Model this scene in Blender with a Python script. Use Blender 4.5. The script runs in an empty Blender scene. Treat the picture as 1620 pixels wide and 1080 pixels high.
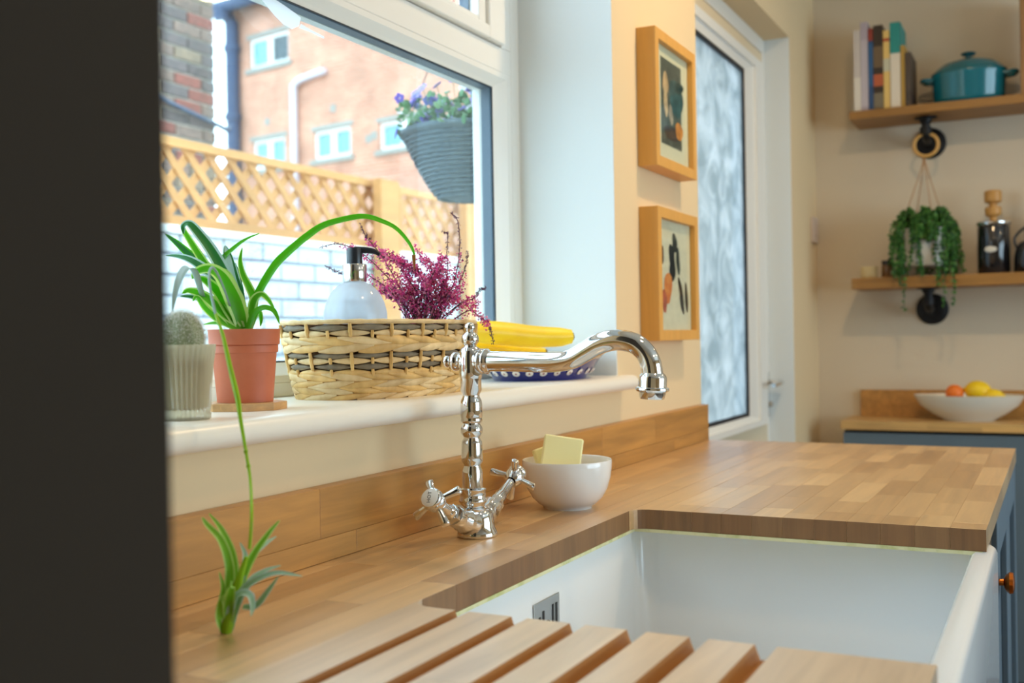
import bpy, bmesh, math, random
from mathutils import Vector, Matrix
random.seed(7)
S = bpy.context.scene
C = S.collection
PI = math.pi
# ------------------------------------------------------------ camera, sky, exposure
# worktop surface is z = 0, the room floor z = -0.9; x runs along the window wall, y points outdoors
CAM = Vector((0.0, -0.74216, 0.24367))
RIGHT = Vector((0.4519997, -0.8918556, -0.0170253))
UP = Vector((0.0115076, -0.0132547, 0.9998459))
FWD = Vector((0.8919439, 0.4521259, -0.004272))
FPX = 1709.8
cd = bpy.data.cameras.new('camera')
cam = bpy.data.objects.new('camera', cd)
C.objects.link(cam)
cam.matrix_world = Matrix((RIGHT, UP, -FWD)).transposed().to_4x4()
cam.location = CAM
cd.sensor_width = 36.0
cd.lens = FPX / 1620 * 36
cd.clip_start = 0.02
cd.clip_end = 200
cd.dof.use_dof = True
cd.dof.focus_distance = 1.34
cd.dof.aperture_fstop = 5.0
S.camera = cam
w = bpy.data.worlds.new('overcast_sky')
S.world = w
w.use_nodes = True
bg = w.node_tree.nodes['Background']
bg.inputs[0].default_value = (0.68, 0.85, 1.0, 1)
bg.inputs[1].default_value = 5.6
S.view_settings.view_transform = 'Standard'
S.view_settings.look = 'None'
S.view_settings.exposure = 0.32
S.view_settings.gamma = 1.0
S.view_settings.use_curve_mapping = False
S.cycles.max_bounces = 10
S.cycles.diffuse_bounces = 5
S.cycles.transparent_max_bounces = 24
S.cycles.sample_clamp_indirect = 6.0
S.cycles.use_denoising = True
CEIL = 1.50
LAMP_POWER = 3.8
LAMPS = [(0.95, -0.85, .8, 'nearest the tall cabinet'), (2.15, -0.62, 2.2, 'over the end of the worktop'), (3.0, -1.5, .5, 'nearest the far wall'), (0.9, -2.4, .8, 'near the added rear window, cabinet side'), (2.4, -2.4, .8, 'near the added rear window, shelf side')]


def P(u, v, d):
    """point of the world seen at photo pixel (u, v), d metres in front of the camera"""
    return CAM + d * (FWD + RIGHT * ((u - 810) / FPX) + UP * ((540 - v) / FPX))


# ------------------------------------------------------------ materials
def lin(c):
    return tuple((x / 255 / 12.92) if x / 255 <= .04045 else ((x / 255 + .055) / 1.055) ** 2.4 for x in c[:3]) + (1,)


def mat(name, rgb, rough=.5, metal=0., coat=0., spec=.5, trans=0., sss=0., noise=None, bump=None, emit=None, alpha=None, objvar=0.):
    m = bpy.data.materials.new(name)
    m.use_nodes = True
    nt = m.node_tree
    b = nt.nodes['Principled BSDF']
    col = lin(rgb)
    b.inputs['Base Color'].default_value = col
    b.inputs['Roughness'].default_value = rough
    b.inputs['Metallic'].default_value = metal
    b.inputs['Coat Weight'].default_value = coat
    b.inputs['Coat Roughness'].default_value = .12
    b.inputs['Specular IOR Level'].default_value = spec
    if trans: b.inputs['Transmission Weight'].default_value = trans
    if sss:
        b.inputs['Subsurface Weight'].default_value = sss
        b.inputs['Subsurface Radius'].default_value = (.01, .008, .004)
    if alpha is not None: b.inputs['Alpha'].default_value = alpha
    src = None
    if noise:   # (scale, rgb2, lo, hi)
        g = nt.nodes.new('ShaderNodeNewGeometry')
        n = nt.nodes.new('ShaderNodeTexNoise')
        n.inputs['Scale'].default_value = noise[0]
        n.inputs['Detail'].default_value = 4
        nt.links.new(g.outputs['Position'], n.inputs['Vector'])
        r = nt.nodes.new('ShaderNodeValToRGB')
        r.color_ramp.elements[0].position = noise[2]
        r.color_ramp.elements[1].position = noise[3]
        r.color_ramp.elements[0].color = col
        r.color_ramp.elements[1].color = lin(noise[1])
        nt.links.new(n.outputs['Fac'], r.inputs['Fac'])
        src = r.outputs['Color']
        nt.links.new(src, b.inputs['Base Color'])
    if objvar:
        oi = nt.nodes.new('ShaderNodeObjectInfo')
        mr = nt.nodes.new('ShaderNodeMapRange')
        mr.inputs['To Min'].default_value = 1 - objvar
        mr.inputs['To Max'].default_value = 1 + objvar
        nt.links.new(oi.outputs['Random'], mr.inputs['Value'])
        hs = nt.nodes.new('ShaderNodeHueSaturation')
        hs.inputs['Color'].default_value = col
        if src: nt.links.new(src, hs.inputs['Color'])
        nt.links.new(mr.outputs['Result'], hs.inputs['Value'])
        nt.links.new(hs.outputs['Color'], b.inputs['Base Color'])
    if bump:    # (scale, strength)
        g = nt.nodes.new('ShaderNodeNewGeometry')
        n = nt.nodes.new('ShaderNodeTexNoise')
        n.inputs['Scale'].default_value = bump[0]
        nt.links.new(g.outputs['Position'], n.inputs['Vector'])
        bp = nt.nodes.new('ShaderNodeBump')
        bp.inputs['Strength'].default_value = bump[1]
        bp.inputs['Distance'].default_value = .002
        nt.links.new(n.outputs['Fac'], bp.inputs['Height'])
        nt.links.new(bp.outputs['Normal'], b.inputs['Normal'])
    return m


def wood(name, tones, axis=0, rough=.38, coat=.25, grain=1.0, scale=1.0):
    """each object takes its own tone (object random); grain runs along the axis"""
    m = bpy.data.materials.new(name)
    m.use_nodes = True
    nt = m.node_tree
    N = nt.nodes.new
    L = nt.links.new
    b = nt.nodes['Principled BSDF']
    g = N('ShaderNodeNewGeometry')
    oi = N('ShaderNodeObjectInfo')
    mu = N('ShaderNodeVectorMath'); mu.operation = 'MULTIPLY'
    sc = [46 * scale] * 3
    sc[axis] = 3.2 * scale
    mu.inputs[1].default_value = sc
    L(g.outputs['Position'], mu.inputs[0])
    off = N('ShaderNodeVectorMath'); off.operation = 'ADD'
    L(mu.outputs[0], off.inputs[0])
    comb = N('ShaderNodeMath'); comb.operation = 'MULTIPLY'; comb.inputs[1].default_value = 53
    L(oi.outputs['Random'], comb.inputs[0])
    L(comb.outputs[0], off.inputs[1])
    n = N('ShaderNodeTexNoise')
    n.inputs['Scale'].default_value = 1.0
    n.inputs['Detail'].default_value = 6
    n.inputs['Roughness'].default_value = .62
    n.inputs['Distortion'].default_value = .6
    L(off.outputs[0], n.inputs['Vector'])
    r = N('ShaderNodeValToRGB')
    r.color_ramp.interpolation = 'LINEAR'
    els = r.color_ramp.elements
    for i, t in enumerate(tones):
        pos = i / (len(tones) - 1)
        e = els[0] if i == 0 else (els[1] if i == len(tones) - 1 else els.new(pos))
        e.position = pos
        e.color = lin(t)
    L(oi.outputs['Random'], r.inputs['Fac'])
    mr = N('ShaderNodeMapRange')
    mr.inputs['From Min'].default_value = .3
    mr.inputs['From Max'].default_value = .7
    mr.inputs['To Min'].default_value = 1 - .30 * grain
    mr.inputs['To Max'].default_value = 1 + .18 * grain
    L(n.outputs['Fac'], mr.inputs['Value'])
    hs = N('ShaderNodeHueSaturation')
    L(r.outputs['Color'], hs.inputs['Color'])
    L(mr.outputs['Result'], hs.inputs['Value'])
    L(hs.outputs['Color'], b.inputs['Base Color'])
    bp = N('ShaderNodeBump')
    bp.inputs['Strength'].default_value = .12
    bp.inputs['Distance'].default_value = .001
    L(n.outputs['Fac'], bp.inputs['Height'])
    L(bp.outputs['Normal'], b.inputs['Normal'])
    b.inputs['Roughness'].default_value = rough
    b.inputs['Coat Weight'].default_value = coat
    b.inputs['Coat Roughness'].default_value = .33
    return m


def glassmat(name, tint=(255, 255, 255), refl=.08, rough=0.0, frost=0.0, frostcol=(235, 240, 245)):
    m = bpy.data.materials.new(name)
    m.use_nodes = True
    nt = m.node_tree
    N = nt.nodes.new
    L = nt.links.new
    nt.nodes.remove(nt.nodes['Principled BSDF'])
    out = nt.nodes['Material Output']
    t = N('ShaderNodeBsdfTransparent'); t.inputs[0].default_value = lin(tint)
    g = N('ShaderNodeBsdfGlossy'); g.inputs['Roughness'].default_value = rough
    mx = N('ShaderNodeMixShader')
    lw = N('ShaderNodeLayerWeight'); lw.inputs['Blend'].default_value = .25
    ml = N('ShaderNodeMath'); ml.operation = 'MULTIPLY_ADD'
    ml.inputs[1].default_value = refl * 3; ml.inputs[2].default_value = refl * .35
    L(lw.outputs['Fresnel'], ml.inputs[0])
    L(ml.outputs[0], mx.inputs[0]); L(t.outputs[0], mx.inputs[1]); L(g.outputs[0], mx.inputs[2])
    last = mx.outputs[0]
    if frost:
        d = N('ShaderNodeBsdfDiffuse'); d.inputs[0].default_value = lin(frostcol)
        tl = N('ShaderNodeBsdfTranslucent'); tl.inputs[0].default_value = lin(frostcol)
        m1 = N('ShaderNodeMixShader'); m1.inputs[0].default_value = .6
        L(d.outputs[0], m1.inputs[1]); L(tl.outputs[0], m1.inputs[2])
        m2 = N('ShaderNodeMixShader'); m2.inputs[0].default_value = frost
        L(last, m2.inputs[1]); L(m1.outputs[0], m2.inputs[2])
        last = m2.outputs[0]
    L(last, out.inputs['Surface'])
    return m


def leafmat(name, rgb, trans=.35, rough=.4):
    m = bpy.data.materials.new(name)
    m.use_nodes = True
    nt = m.node_tree
    b = nt.nodes['Principled BSDF']
    b.inputs['Base Color'].default_value = lin(rgb)
    b.inputs['Roughness'].default_value = rough
    t = nt.nodes.new('ShaderNodeBsdfTranslucent'); t.inputs[0].default_value = lin([min(255, c * 1.1) for c in rgb])
    mx = nt.nodes.new('ShaderNodeMixShader'); mx.inputs[0].default_value = trans
    nt.links.new(b.outputs[0], mx.inputs[1]); nt.links.new(t.outputs[0], mx.inputs[2])
    nt.links.new(mx.outputs[0], nt.nodes['Material Output'].inputs['Surface'])
    return m


WALL = mat('wall_paint', (226, 202, 162), .8, bump=(90, .08))
REVEAL = mat('reveal_paint', (226, 232, 234), .8)
CEILM = mat('ceiling_paint', (235, 230, 220), .85)
UPVC = mat('white_upvc', (238, 236, 230), .28)
GLOSSW = mat('white_gloss_paint', (240, 234, 222), .3)
SPACER = mat('spacer_bar_grey', (70, 92, 112), .45)
GASKET = mat('black_gasket', (22, 30, 40), .5)
GLASS = glassmat('window_glass', (246, 250, 250), .05)
CLEAR = glassmat('clear_glass', (235, 245, 235), .16, .02)
OBSC = glassmat('obscure_glass', (235, 243, 246), .10, .1, frost=.55, frostcol=(228, 236, 240))
TOPW = wood('oiled_oak_stave', [(184, 142, 92), (216, 176, 116), (198, 156, 104), (230, 192, 136), (206, 162, 112), (234, 200, 146), (188, 146, 104), (222, 182, 128)], 0, .36, 1.0, .75)
DRAINW = wood('sheen_pale_drainer_stave', [(216, 190, 162), (226, 200, 174), (206, 180, 154), (230, 206, 178), (214, 184, 148)], 0, .34, 1.0, .8)  # paler than the other staves to paint in window sheen
GROOVEW = wood('shade_dark_groove', [(176, 118, 50), (166, 108, 42)], 0, .5, .2, .5)  # darker tone paints shade onto the groove sides turned from the window
ENDG_SHADE = wood('oak_end_grain_edge_shade', [(132, 94, 58), (150, 110, 70), (118, 84, 54), (140, 104, 68)], 2, .5, .1)  # end grain; also paints shade onto the long edge of the cut-out
UPW = wood('oak_upstand', [(180, 128, 62), (164, 112, 50), (190, 138, 72)], 0, .42, .25)
for n_ in [OBSC.node_tree]:
    tx = n_.nodes.new('ShaderNodeTexNoise'); tx.inputs['Scale'].default_value = 9; tx.inputs['Detail'].default_value = 3; tx.inputs['Distortion'].default_value = 1.5
    ge = n_.nodes.new('ShaderNodeNewGeometry'); n_.links.new(ge.outputs['Position'], tx.inputs['Vector'])
    cr_ = n_.nodes.new('ShaderNodeValToRGB'); cr_.color_ramp.elements[0].position = .35; cr_.color_ramp.elements[1].position = .65
    cr_.color_ramp.elements[0].color = lin((186, 198, 202)); cr_.color_ramp.elements[1].color = lin((222, 230, 234))
    n_.links.new(tx.outputs['Fac'], cr_.inputs['Fac'])
    for q_ in n_.nodes:
        if q_.type in ('BSDF_DIFFUSE', 'BSDF_TRANSLUCENT', 'BSDF_TRANSPARENT'): n_.links.new(cr_.outputs['Color'], q_.inputs[0])
SHELFW = wood('shelf_timber', [(168, 120, 56), (156, 108, 48)], 1, .5, .1)
FENCEW = wood('fence_softwood', [(194, 134, 76), (178, 118, 64), (204, 146, 86)], 0, .7, 0, .6, .4)
FRAMEW = wood('picture_frame_wood', [(224, 168, 86), (218, 162, 80)], 2, .45, .1, .25)
CERAM = mat('white_fireclay', (236, 240, 244), .14, coat=.4)
CHROME = mat('polished_chrome', (226, 226, 226), .07, metal=1.)
CHROME2 = mat('collar_chrome', (220, 220, 220), .15, metal=1.)
WHITE = mat('white_enamel', (242, 242, 240), .2)
BLACK = mat('black_plastic', (30, 34, 40), .3)
IRON = mat('black_iron', (24, 24, 26), .5, metal=.4)
CABBLUE = mat('blue_grey_cabinet_paint', (94, 112, 126), .45)
CABDARK = mat('dark_carcass', (40, 38, 38), .7)
TALLDK = mat('unlit_cabinet_dark', (52, 46, 39), .9, spec=.2)  # the cabinet's lack of light is put into this dark colour
TERRA = mat('terracotta_plastic', (188, 98, 62), .5, noise=(30, (198, 108, 74), .3, .7))
SOIL = mat('potting_soil', (50, 38, 28), .95)
BROWNP = mat('door_shade_brown', (92, 72, 52), .55)  # brown stands in for a cabinet door lying in shadow

# ------------------------------------------------------------ mesh builder


class MB:
    def __init__(s):
        s.v = []; s.f = []; s.mi = []; s.m = 0

    def add(s, vs, fs, mi=None):
        o = len(s.v)
        s.v += [Vector(p) for p in vs]
        s.f += [[i + o for i in f] for f in fs]
        s.mi += [s.m if mi is None else mi] * len(fs)

    def box(s, x0, x1, y0, y1, z0, z1, mi=None):
        vs = [(x, y, z) for x in (x0, x1) for y in (y0, y1) for z in (z0, z1)]
        s.add(vs, [(0, 1, 3, 2), (4, 6, 7, 5), (0, 4, 5, 1), (2, 3, 7, 6), (0, 2, 6, 4), (1, 5, 7, 3)], mi)

    def obox(s, c, ax, ay, az, mi=None):
        c = Vector(c); ax = Vector(ax); ay = Vector(ay); az = Vector(az)
        vs = [c + i * ax + j * ay + k * az for i in (-1, 1) for j in (-1, 1) for k in (-1, 1)]
        s.add(vs, [(0, 1, 3, 2), (4, 6, 7, 5), (0, 4, 5, 1), (2, 3, 7, 6), (0, 2, 6, 4), (1, 5, 7, 3)], mi)

    def prism(s, poly, z0, z1, sidemi=None, mi=None):
        """poly: list of (x,y) counter-clockwise"""
        n = len(poly)
        vs = [(x, y, z0) for x, y in poly] + [(x, y, z1) for x, y in poly]
        s.add(vs, [list(range(n))[::-1], list(range(n, 2 * n))], mi)
        o = len(s.v) - 2 * n
        for i in range(n):
            j = (i + 1) % n
            s.f.append([o + i, o + j, o + n + j, o + n + i])
            a, b = poly[i], poly[j]
            t = s.m if mi is None else mi
            if sidemi is not None and abs(a[0] - b[0]) < abs(a[1] - b[1]): t = sidemi
            s.mi.append(t)

    def loft(s, loops, cap0=True, cap1=True, closed=True, mi=None):
        n = len(loops[0])
        vs = [p for l in loops for p in l]
        fs = []
        for k in range(len(loops) - 1):
            for i in range(n if closed else n - 1):
                j = (i + 1) % n
                fs.append((k * n + i, k * n + j, (k + 1) * n + j, (k + 1) * n + i))
        if cap0: fs.append(list(range(n))[::-1])
        if cap1: fs.append([(len(loops) - 1) * n + i for i in range(n)])
        s.add(vs, fs, mi)

    def lathe(s, prof, c=(0, 0, 0), axis=(0, 0, 1), n=24, sx=1., sy=1., mi=None):
        c = Vector(c)
        q = Vector((0, 0, 1)).rotation_difference(Vector(axis).normalized())
        loops = []
        for r, z in prof:
            r = max(r, 1e-5)
            loops.append([c + q @ Vector((r * sx * math.cos(2 * PI * i / n), r * sy * math.sin(2 * PI * i / n), z)) for i in range(n)])
        s.loft(loops, True, True, True, mi)

    def tube(s, pts, rad, n=10, mi=None, cap=True):
        pts = [Vector(p) for p in pts]
        if not isinstance(rad, (list, tuple)): rad = [rad] * len(pts)
        loops = []
        t0 = (pts[1] - pts[0]).normalized()
        up = Vector((0, 0, 1)) if abs(t0.z) < .9 else Vector((0, 1, 0))
        a = t0.cross(up).normalized()
        for i, p in enumerate(pts):
            t = (pts[min(i + 1, len(pts) - 1)] - pts[max(i - 1, 0)]).normalized()
            a = (a - t * a.dot(t)).normalized()
            b = t.cross(a)
            loops.append([p + rad[i] * (math.cos(2 * PI * k / n) * a + math.sin(2 * PI * k / n) * b) for k in range(n)])
        s.loft(loops, cap, cap, True, mi)

    def ball(s, c, r, n=10, m=6, mi=None, axis=(0, 0, 1)):
        rx, ry, rz = r if isinstance(r, (list, tuple)) else (r, r, r)
        q = Vector((0, 0, 1)).rotation_difference(Vector(axis).normalized())
        c = Vector(c)
        loops = []
        for k in range(m + 1):
            t = -PI / 2 + PI * k / m
            cr = max(math.cos(t), 1e-3)
            loops.append([c + q @ Vector((rx * cr * math.cos(2 * PI * i / n), ry * cr * math.sin(2 * PI * i / n), rz * math.sin(t))) for i in range(n)])
        s.loft(loops, True, True, True, mi)


def wloc(o):
    p = Vector((0, 0, 0))
    while o: p += o.location; o = o.parent
    return p


def obj(name, mb, m, parent=None, smooth=False, bevel=0., origin=None, ang=40):
    me = bpy.data.meshes.new(name)
    vs = mb.v
    if origin is None:
        xs = [p.x for p in vs]; ys = [p.y for p in vs]; zs = [p.z for p in vs]
        origin = Vector(((min(xs) + max(xs)) / 2, (min(ys) + max(ys)) / 2, min(zs)))
    origin = Vector(origin)
    me.from_pydata([tuple(p - origin) for p in vs], [], mb.f)
    for x in (m if isinstance(m, (list, tuple)) else [m]): me.materials.append(x)
    me.polygons.foreach_set('material_index', mb.mi)
    b = bmesh.new(); b.from_mesh(me)
    bmesh.ops.recalc_face_normals(b, faces=b.faces)
    b.to_mesh(me); b.free()
    if smooth:
        me.polygons.foreach_set('use_smooth', [True] * len(me.polygons))
        me.set_sharp_from_angle(angle=math.radians(ang))
    me.update()
    o = bpy.data.objects.new(name, me)
    C.objects.link(o)
    if parent:
        o.parent = parent
        o.location = origin - wloc(parent)
    else:
        o.location = origin
    if bevel:
        bv = o.modifiers.new('bevel', 'BEVEL')
        bv.width = bevel; bv.segments = 2; bv.limit_method = 'ANGLE'; bv.angle_limit = math.radians(35)
        if smooth is False and bevel > .002:
            me.polygons.foreach_set('use_smooth', [True] * len(me.polygons))
            bv.harden_normals = True
    return o


def tag(o, label, cat, group=None, kind=None):
    o['label'] = label; o['category'] = cat
    if group: o['group'] = group
    if kind: o['kind'] = kind
    return o


def thing(name, label, cat, loc, group=None):
    o = bpy.data.objects.new(name, None)
    o.empty_display_size = .02
    C.objects.link(o)
    o.location = loc
    return tag(o, label, cat, group)


def struct(name, mb, m, **k):
    o = obj(name, mb, m, **k)
    o['kind'] = 'structure'
    return o


def sroot(name, loc):
    o = bpy.data.objects.new(name, None)
    C.objects.link(o)
    o.location = loc
    o['kind'] = 'structure'
    return o


def copy_tree(o, parent=None):
    c = o.copy(); C.objects.link(c); c.parent = parent
    for ch in list(o.children): copy_tree(ch, c)
    return c


def bez(pts, n=8):
    """Catmull-Rom through points"""
    pts = [Vector(p) for p in pts]
    q = [pts[0] * 2 - pts[1]] + pts + [pts[-1] * 2 - pts[-2]]
    out = []
    for i in range(1, len(q) - 2):
        for k in range(n):
            t = k / n
            p0, p1, p2, p3 = q[i - 1], q[i], q[i + 1], q[i + 2]
            out.append(.5 * ((2 * p1) + (p2 - p0) * t + (2 * p0 - 5 * p1 + 4 * p2 - p3) * t * t + (3 * p1 - p0 - 3 * p2 + p3) * t ** 3))
    out.append(pts[-1])
    return out



def ring(m, x0, x1, z0, z1, a, y0, y1, mi=None, b=None):
    b = a if b is None else b
    m.box(x0, x0 + a, y0, y1, z0, z1, mi); m.box(x1 - a, x1, y0, y1, z0, z1, mi)
    m.box(x0 + a, x1 - a, y0, y1, z0, z0 + b, mi); m.box(x0 + a, x1 - a, y0, y1, z1 - b, z1, mi)


# ============================================================ ROOM SHELL
WX0, WX1, WZ0, WZ1 = 0.25, 1.9006, 0.138, 1.30
m = MB()
m.box(-1.3, WX0, 0, .30, -.9, CEIL)
m.box(WX0, WX1, 0, .30, -.9, WZ0)
m.box(WX0, WX1, 0, .30, WZ1, CEIL)
m.box(WX1, 2.428, 0, .30, -.9, CEIL)
m.box(2.428, 3.415, 0, .30, 1.164, CEIL)
m.box(3.415, 3.90, 0, .30, -.9, CEIL)
struct('wall_left', m, WALL)
# painted lining of the window recess (white, tinted blue to paint in daylight) and of the door recess
m = MB()
m.box(WX1 - .003, WX1, 0.0005, .195, .168, WZ1)
m.box(WX0, WX1 - .003, 0.0005, .195, WZ1 - .003, WZ1)
struct('trim_1', m, REVEAL)
m = MB()
m.box(3.412, 3.415, 0.0005, .078, -.9, 1.164)
struct('trim_2', m, REVEAL)
m = MB(); m.box(3.8, 3.9, -3.4, 0, -.9, CEIL); struct('wall_back', m, mat('back_wall_paint', (214, 200, 178), .8))
m = MB(); m.box(-1.4, -1.3, -3.4, .3, -.9, CEIL); struct('wall_front', m, WALL)
m = MB()
m.box(-1.4, .5, -3.5, -3.4, -.9, CEIL); m.box(3.1, 3.9, -3.5, -3.4, -.9, CEIL); m.box(.5, 3.1, -3.5, -3.4, 1.2, CEIL); m.box(.5, 3.1, -3.5, -3.4, -.9, -.3)
struct('wall_right', m, WALL)
m = MB(); m.box(-1.4, 3.9, -3.5, .3, CEIL, CEIL + .1); struct('ceiling', m, CEILM)
m = MB(); m.box(-1.4, 3.9, -3.5, .3, -1.0, -.9); struct('floor', m, mat('floor_tile', (86, 76, 68), .5, noise=(3, (98, 88, 78), .3, .7)))
# unseen window opposite, added and sized to fill the room with daylight
dr = sroot('window_2_fill', (1.8, -3.45, -.3))
m = MB()
ring(m, .5, 3.1, -.3, 1.2, .07, -3.48, -3.42); m.box(1.765, 1.835, -3.48, -3.42, -.23, 1.13)
obj('window_frame', m, UPVC, dr)
for x0, x1 in ((.57, 1.765), (1.835, 3.03)):
    m = MB(); m.box(x0, x1, -3.452, -3.448, -.23, 1.13)
    obj('pane', m, GLASS, dr)

# window_1 : fixed light with a top-hung opener above
win = sroot('window_1', (1.075, .195, .168))
YF, YG = .195, .212
GX1, GZ1, GZ0 = 1.818, .7185, .214      # visible glass limits
GX0 = .34




m = MB()
m.box(WX0, GX0 - .045, YF, .262, .168, WZ1)
m.box(1.864, WX1, YF, .262, .168, WZ1)
m.box(GX0 - .045, 1.864, YF, .262, .168, .1875)
m.box(GX0 - .045, 1.864, YF, .262, .745, .792)
m.box(GX0 - .045, 1.864, YF, .262, 1.26, WZ1)
m.box(1.826, 1.864, YF, .262, .792, 1.26)
obj('window_frame', m, UPVC, win, bevel=.002)


def bead(x0, x1, z0, z1, wd, yo, yi, name='glazing_bead', wb=None):
    """bevelled bead : outer edge at y=yo, inner edge at y=yi"""
    wb = wb or wd
    m = MB()
    o = [(x0, z0), (x1, z0), (x1, z1), (x0, z1)]
    i = [(x0 + wd, z0 + wb), (x1 - wd, z0 + wb), (x1 - wd, z1 - wb), (x0 + wd, z1 - wb)]
    k = .35
    mid = [(a[0] * (1 - k) + b[0] * k, a[1] * (1 - k) + b[1] * k) for a, b in zip(o, i)]
    k = .8
    mi2 = [(a[0] * (1 - k) + b[0] * k, a[1] * (1 - k) + b[1] * k) for a, b in zip(o, i)]
    loops = [[Vector((x, yi + .03, z)) for x, z in o], [Vector((x, yo, z)) for x, z in o], [Vector((x, yo + .001, z)) for x, z in mid],
             [Vector((x, yi - .004, z)) for x, z in mi2], [Vector((x, yi, z)) for x, z in i], [Vector((x, yi + .03, z)) for x, z in i]]
    m.loft(loops, False, False)
    return obj(name, m, UPVC, win)


bead(GX0 - .045, 1.864, .1875, .745, .046, YF + .001, YG, wb=.0265)
m = MB(); ring(m, GX0 - .006, GX1 + .006, GZ0 - .006, GZ1 + .006, .0075, YG + .0005, YG + .003); obj('gasket', m, GASKET, win)
m = MB(); ring(m, GX0 - .006, GX1 + .006, GZ0 - .006, GZ1 + .006, .008, YG + .004, YG + .024); obj('spacer_bar', m, SPACER, win)
for y in (YG + .003, YG + .025):
    m = MB(); m.box(GX0 - .006, GX1 + .006, y - .0004, y + .0004, GZ0 - .006, GZ1 + .006); obj('pane', m, GLASS, win)
m = MB(); ring(m, GX0 - .02, GX1 + .02, GZ0 - .02, GZ1 + .02, .0215, YG + .027, YG + .043); obj('outer_lip', m, UPVC, win)
# opener
m = MB()
SX0, SX1, SZ0, SZ1 = .30, 1.8215, .7935, 1.255
ring(m, SX0, SX1, SZ0, SZ1, .062, YF - .012, .25, b=.024)
sash = obj('opening_sash', m, UPVC, win, bevel=.003)
m = MB(); ring(m, SX0 + .062, SX1 - .062, SZ0 + .024, SZ1 - .024, .028, YF - .004, YF + .02, b=.012); obj('sash_bead', m, UPVC, sash, bevel=.004)
m = MB(); m.box(SX0 + .07, SX1 - .07, YF + .013, YF + .015, SZ0 + .03, SZ1 - .03); obj('pane', m, GLASS, sash)
m = MB(); ring(m, SX0 + .088, SX1 - .088, SZ0 + .035, SZ1 - .035, .006, YF + .016, YF + .035); obj('spacer_bar', m, SPACER, sash)
m = MB(); m.box(1.8216, 1.8259, YF + .003, YF + .03, .80, 1.25); obj('gasket', m, GASKET, win)
# pale translucent marks on the glass
PALEMARK = glassmat('pale_glass_mark', (240, 246, 252), .02, .3, frost=.72, frostcol=(250, 252, 255))
m = MB()


def onglass(u, v, y=YG + .0012):
    r = P(u, v, 1) - CAM
    return CAM + r * ((y - CAM.y) / r.y)


for a, b in (([(425, -6), (440, 2), (452, 10), (466, 20), (476, 28), (473, 41), (462, 46), (448, 38), (436, 26), (424, 12), (415, 0)], 0),
             ([(476, 38), (495, 49), (513, 58), (512, 61), (494, 52), (474, 44)], 0)):
    pts = [onglass(*q) for q in a]
    n = len(pts)
    m.add([p + Vector((0, -.0002, 0)) for p in pts] + [p + Vector((0, .0002, 0)) for p in pts],
          [list(range(n)), list(range(n, 2 * n))[::-1]] + [(i, (i + 1) % n, n + (i + 1) % n, n + i) for i in range(n)])
obj('glass_mark', m, PALEMARK, win)

# sill board with a rounded nose and a horn past the recess
m = MB()
nose = [(-.020, .1405), (-.029, .1425), (-.0335, .149), (-.0345, .1545), (-.0335, .160), (-.029, .166), (-.022, .168)]
prof = [(.0, .1405)] + nose + [(0.0, .168)]
m.loft([[Vector((x, y, z)) for y, z in prof] for x in (WX0 - .025, 1.922)])
m.box(WX0, WX1, 0, .2, .139, .168)
sill = obj('window_sill', m, GLOSSW, win, smooth=True, ang=50)

# door_1 : half glazed back door in the recess
d1 = sroot('door_1', (2.92, .0785, -.9))
YD = .0785
m = MB()
m.box(2.428, 2.47, YD, .15, -.9, 1.164); m.box(3.385, 3.412, YD, .15, -.9, 1.164); m.box(2.47, 3.385, YD, .15, 1.12, 1.164)
obj('door_frame', m, UPVC, d1)
m = MB()
m.box(2.475, 2.56, YD + .001, .14, -.9, 1.118); m.box(3.346, 3.383, YD + .001, .14, -.9, 1.118)
m.box(2.56, 3.346, YD + .001, .14, 1.078, 1.118); m.box(2.56, 3.346, YD + .001, .14, -.9, -.04)
leaf = obj('door_leaf', m, mat('cream_upvc', (226, 208, 176), .35), d1, bevel=.002)
m = MB()
x0, x1, z0, z1 = 2.56, 3.346, -.038, 1.076
o_ = [(x0, z0), (x1, z0), (x1, z1), (x0, z1)]
w1 = .085; w2 = .028
i_ = [(x0 + w2, z0 + w2), (x1 - w2, z0 + w2), (x1 - w2, z1 - w2), (x0 + w2, z1 - w2)]
j_ = [(x0 + .05, z0 + .034), (x1 - .16, z0 + .034), (x1 - .16, z1 - .048), (x0 + .05, z1 - .048)]
md = [((a[0] + b[0]) / 2, (a[1] + b[1]) / 2) for a, b in zip(o_, j_)]
loops = [[Vector((x, YD + .02, z)) for x, z in o_], [Vector((x, YD - .012, z)) for x, z in o_], [Vector((x, YD - .010, z)) for x, z in md],
         [Vector((x, YD - .002, z)) for x, z in md], [Vector((x, YD + .004, z)) for x, z in j_], [Vector((x, YD + .05, z)) for x, z in j_]]
m.loft(loops, False, False)
obj('glazing_bead', m, UPVC, leaf)
m = MB(); ring(m, j_[0][0] - .002, j_[1][0] + .002, j_[0][1] - .002, j_[2][1] + .002, .012, YD + .006, YD + .02); obj('gasket', m, GASKET, leaf)
m = MB(); m.box(j_[0][0], j_[1][0], YD + .012, YD + .016, j_[0][1], j_[2][1]); obj('pane', m, OBSC, leaf)
m = MB()
m.box(3.362, 3.382, YD - .008, YD + .001, -.02, .12)
m.tube([(3.372, YD, .088), (3.372, YD - .045, .088)], .008)
m.tube([(3.372, YD - .047, .088), (3.32, YD - .05, .086), (3.27, YD - .047, .083)], [.009, .008, .006])
m.lathe([(.009, 0), (.009, .012), (.006, .014)], (3.372, YD - .006, .02), (0, -1, 0))
obj('door_handle', m, CHROME2, leaf, smooth=True)

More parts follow.
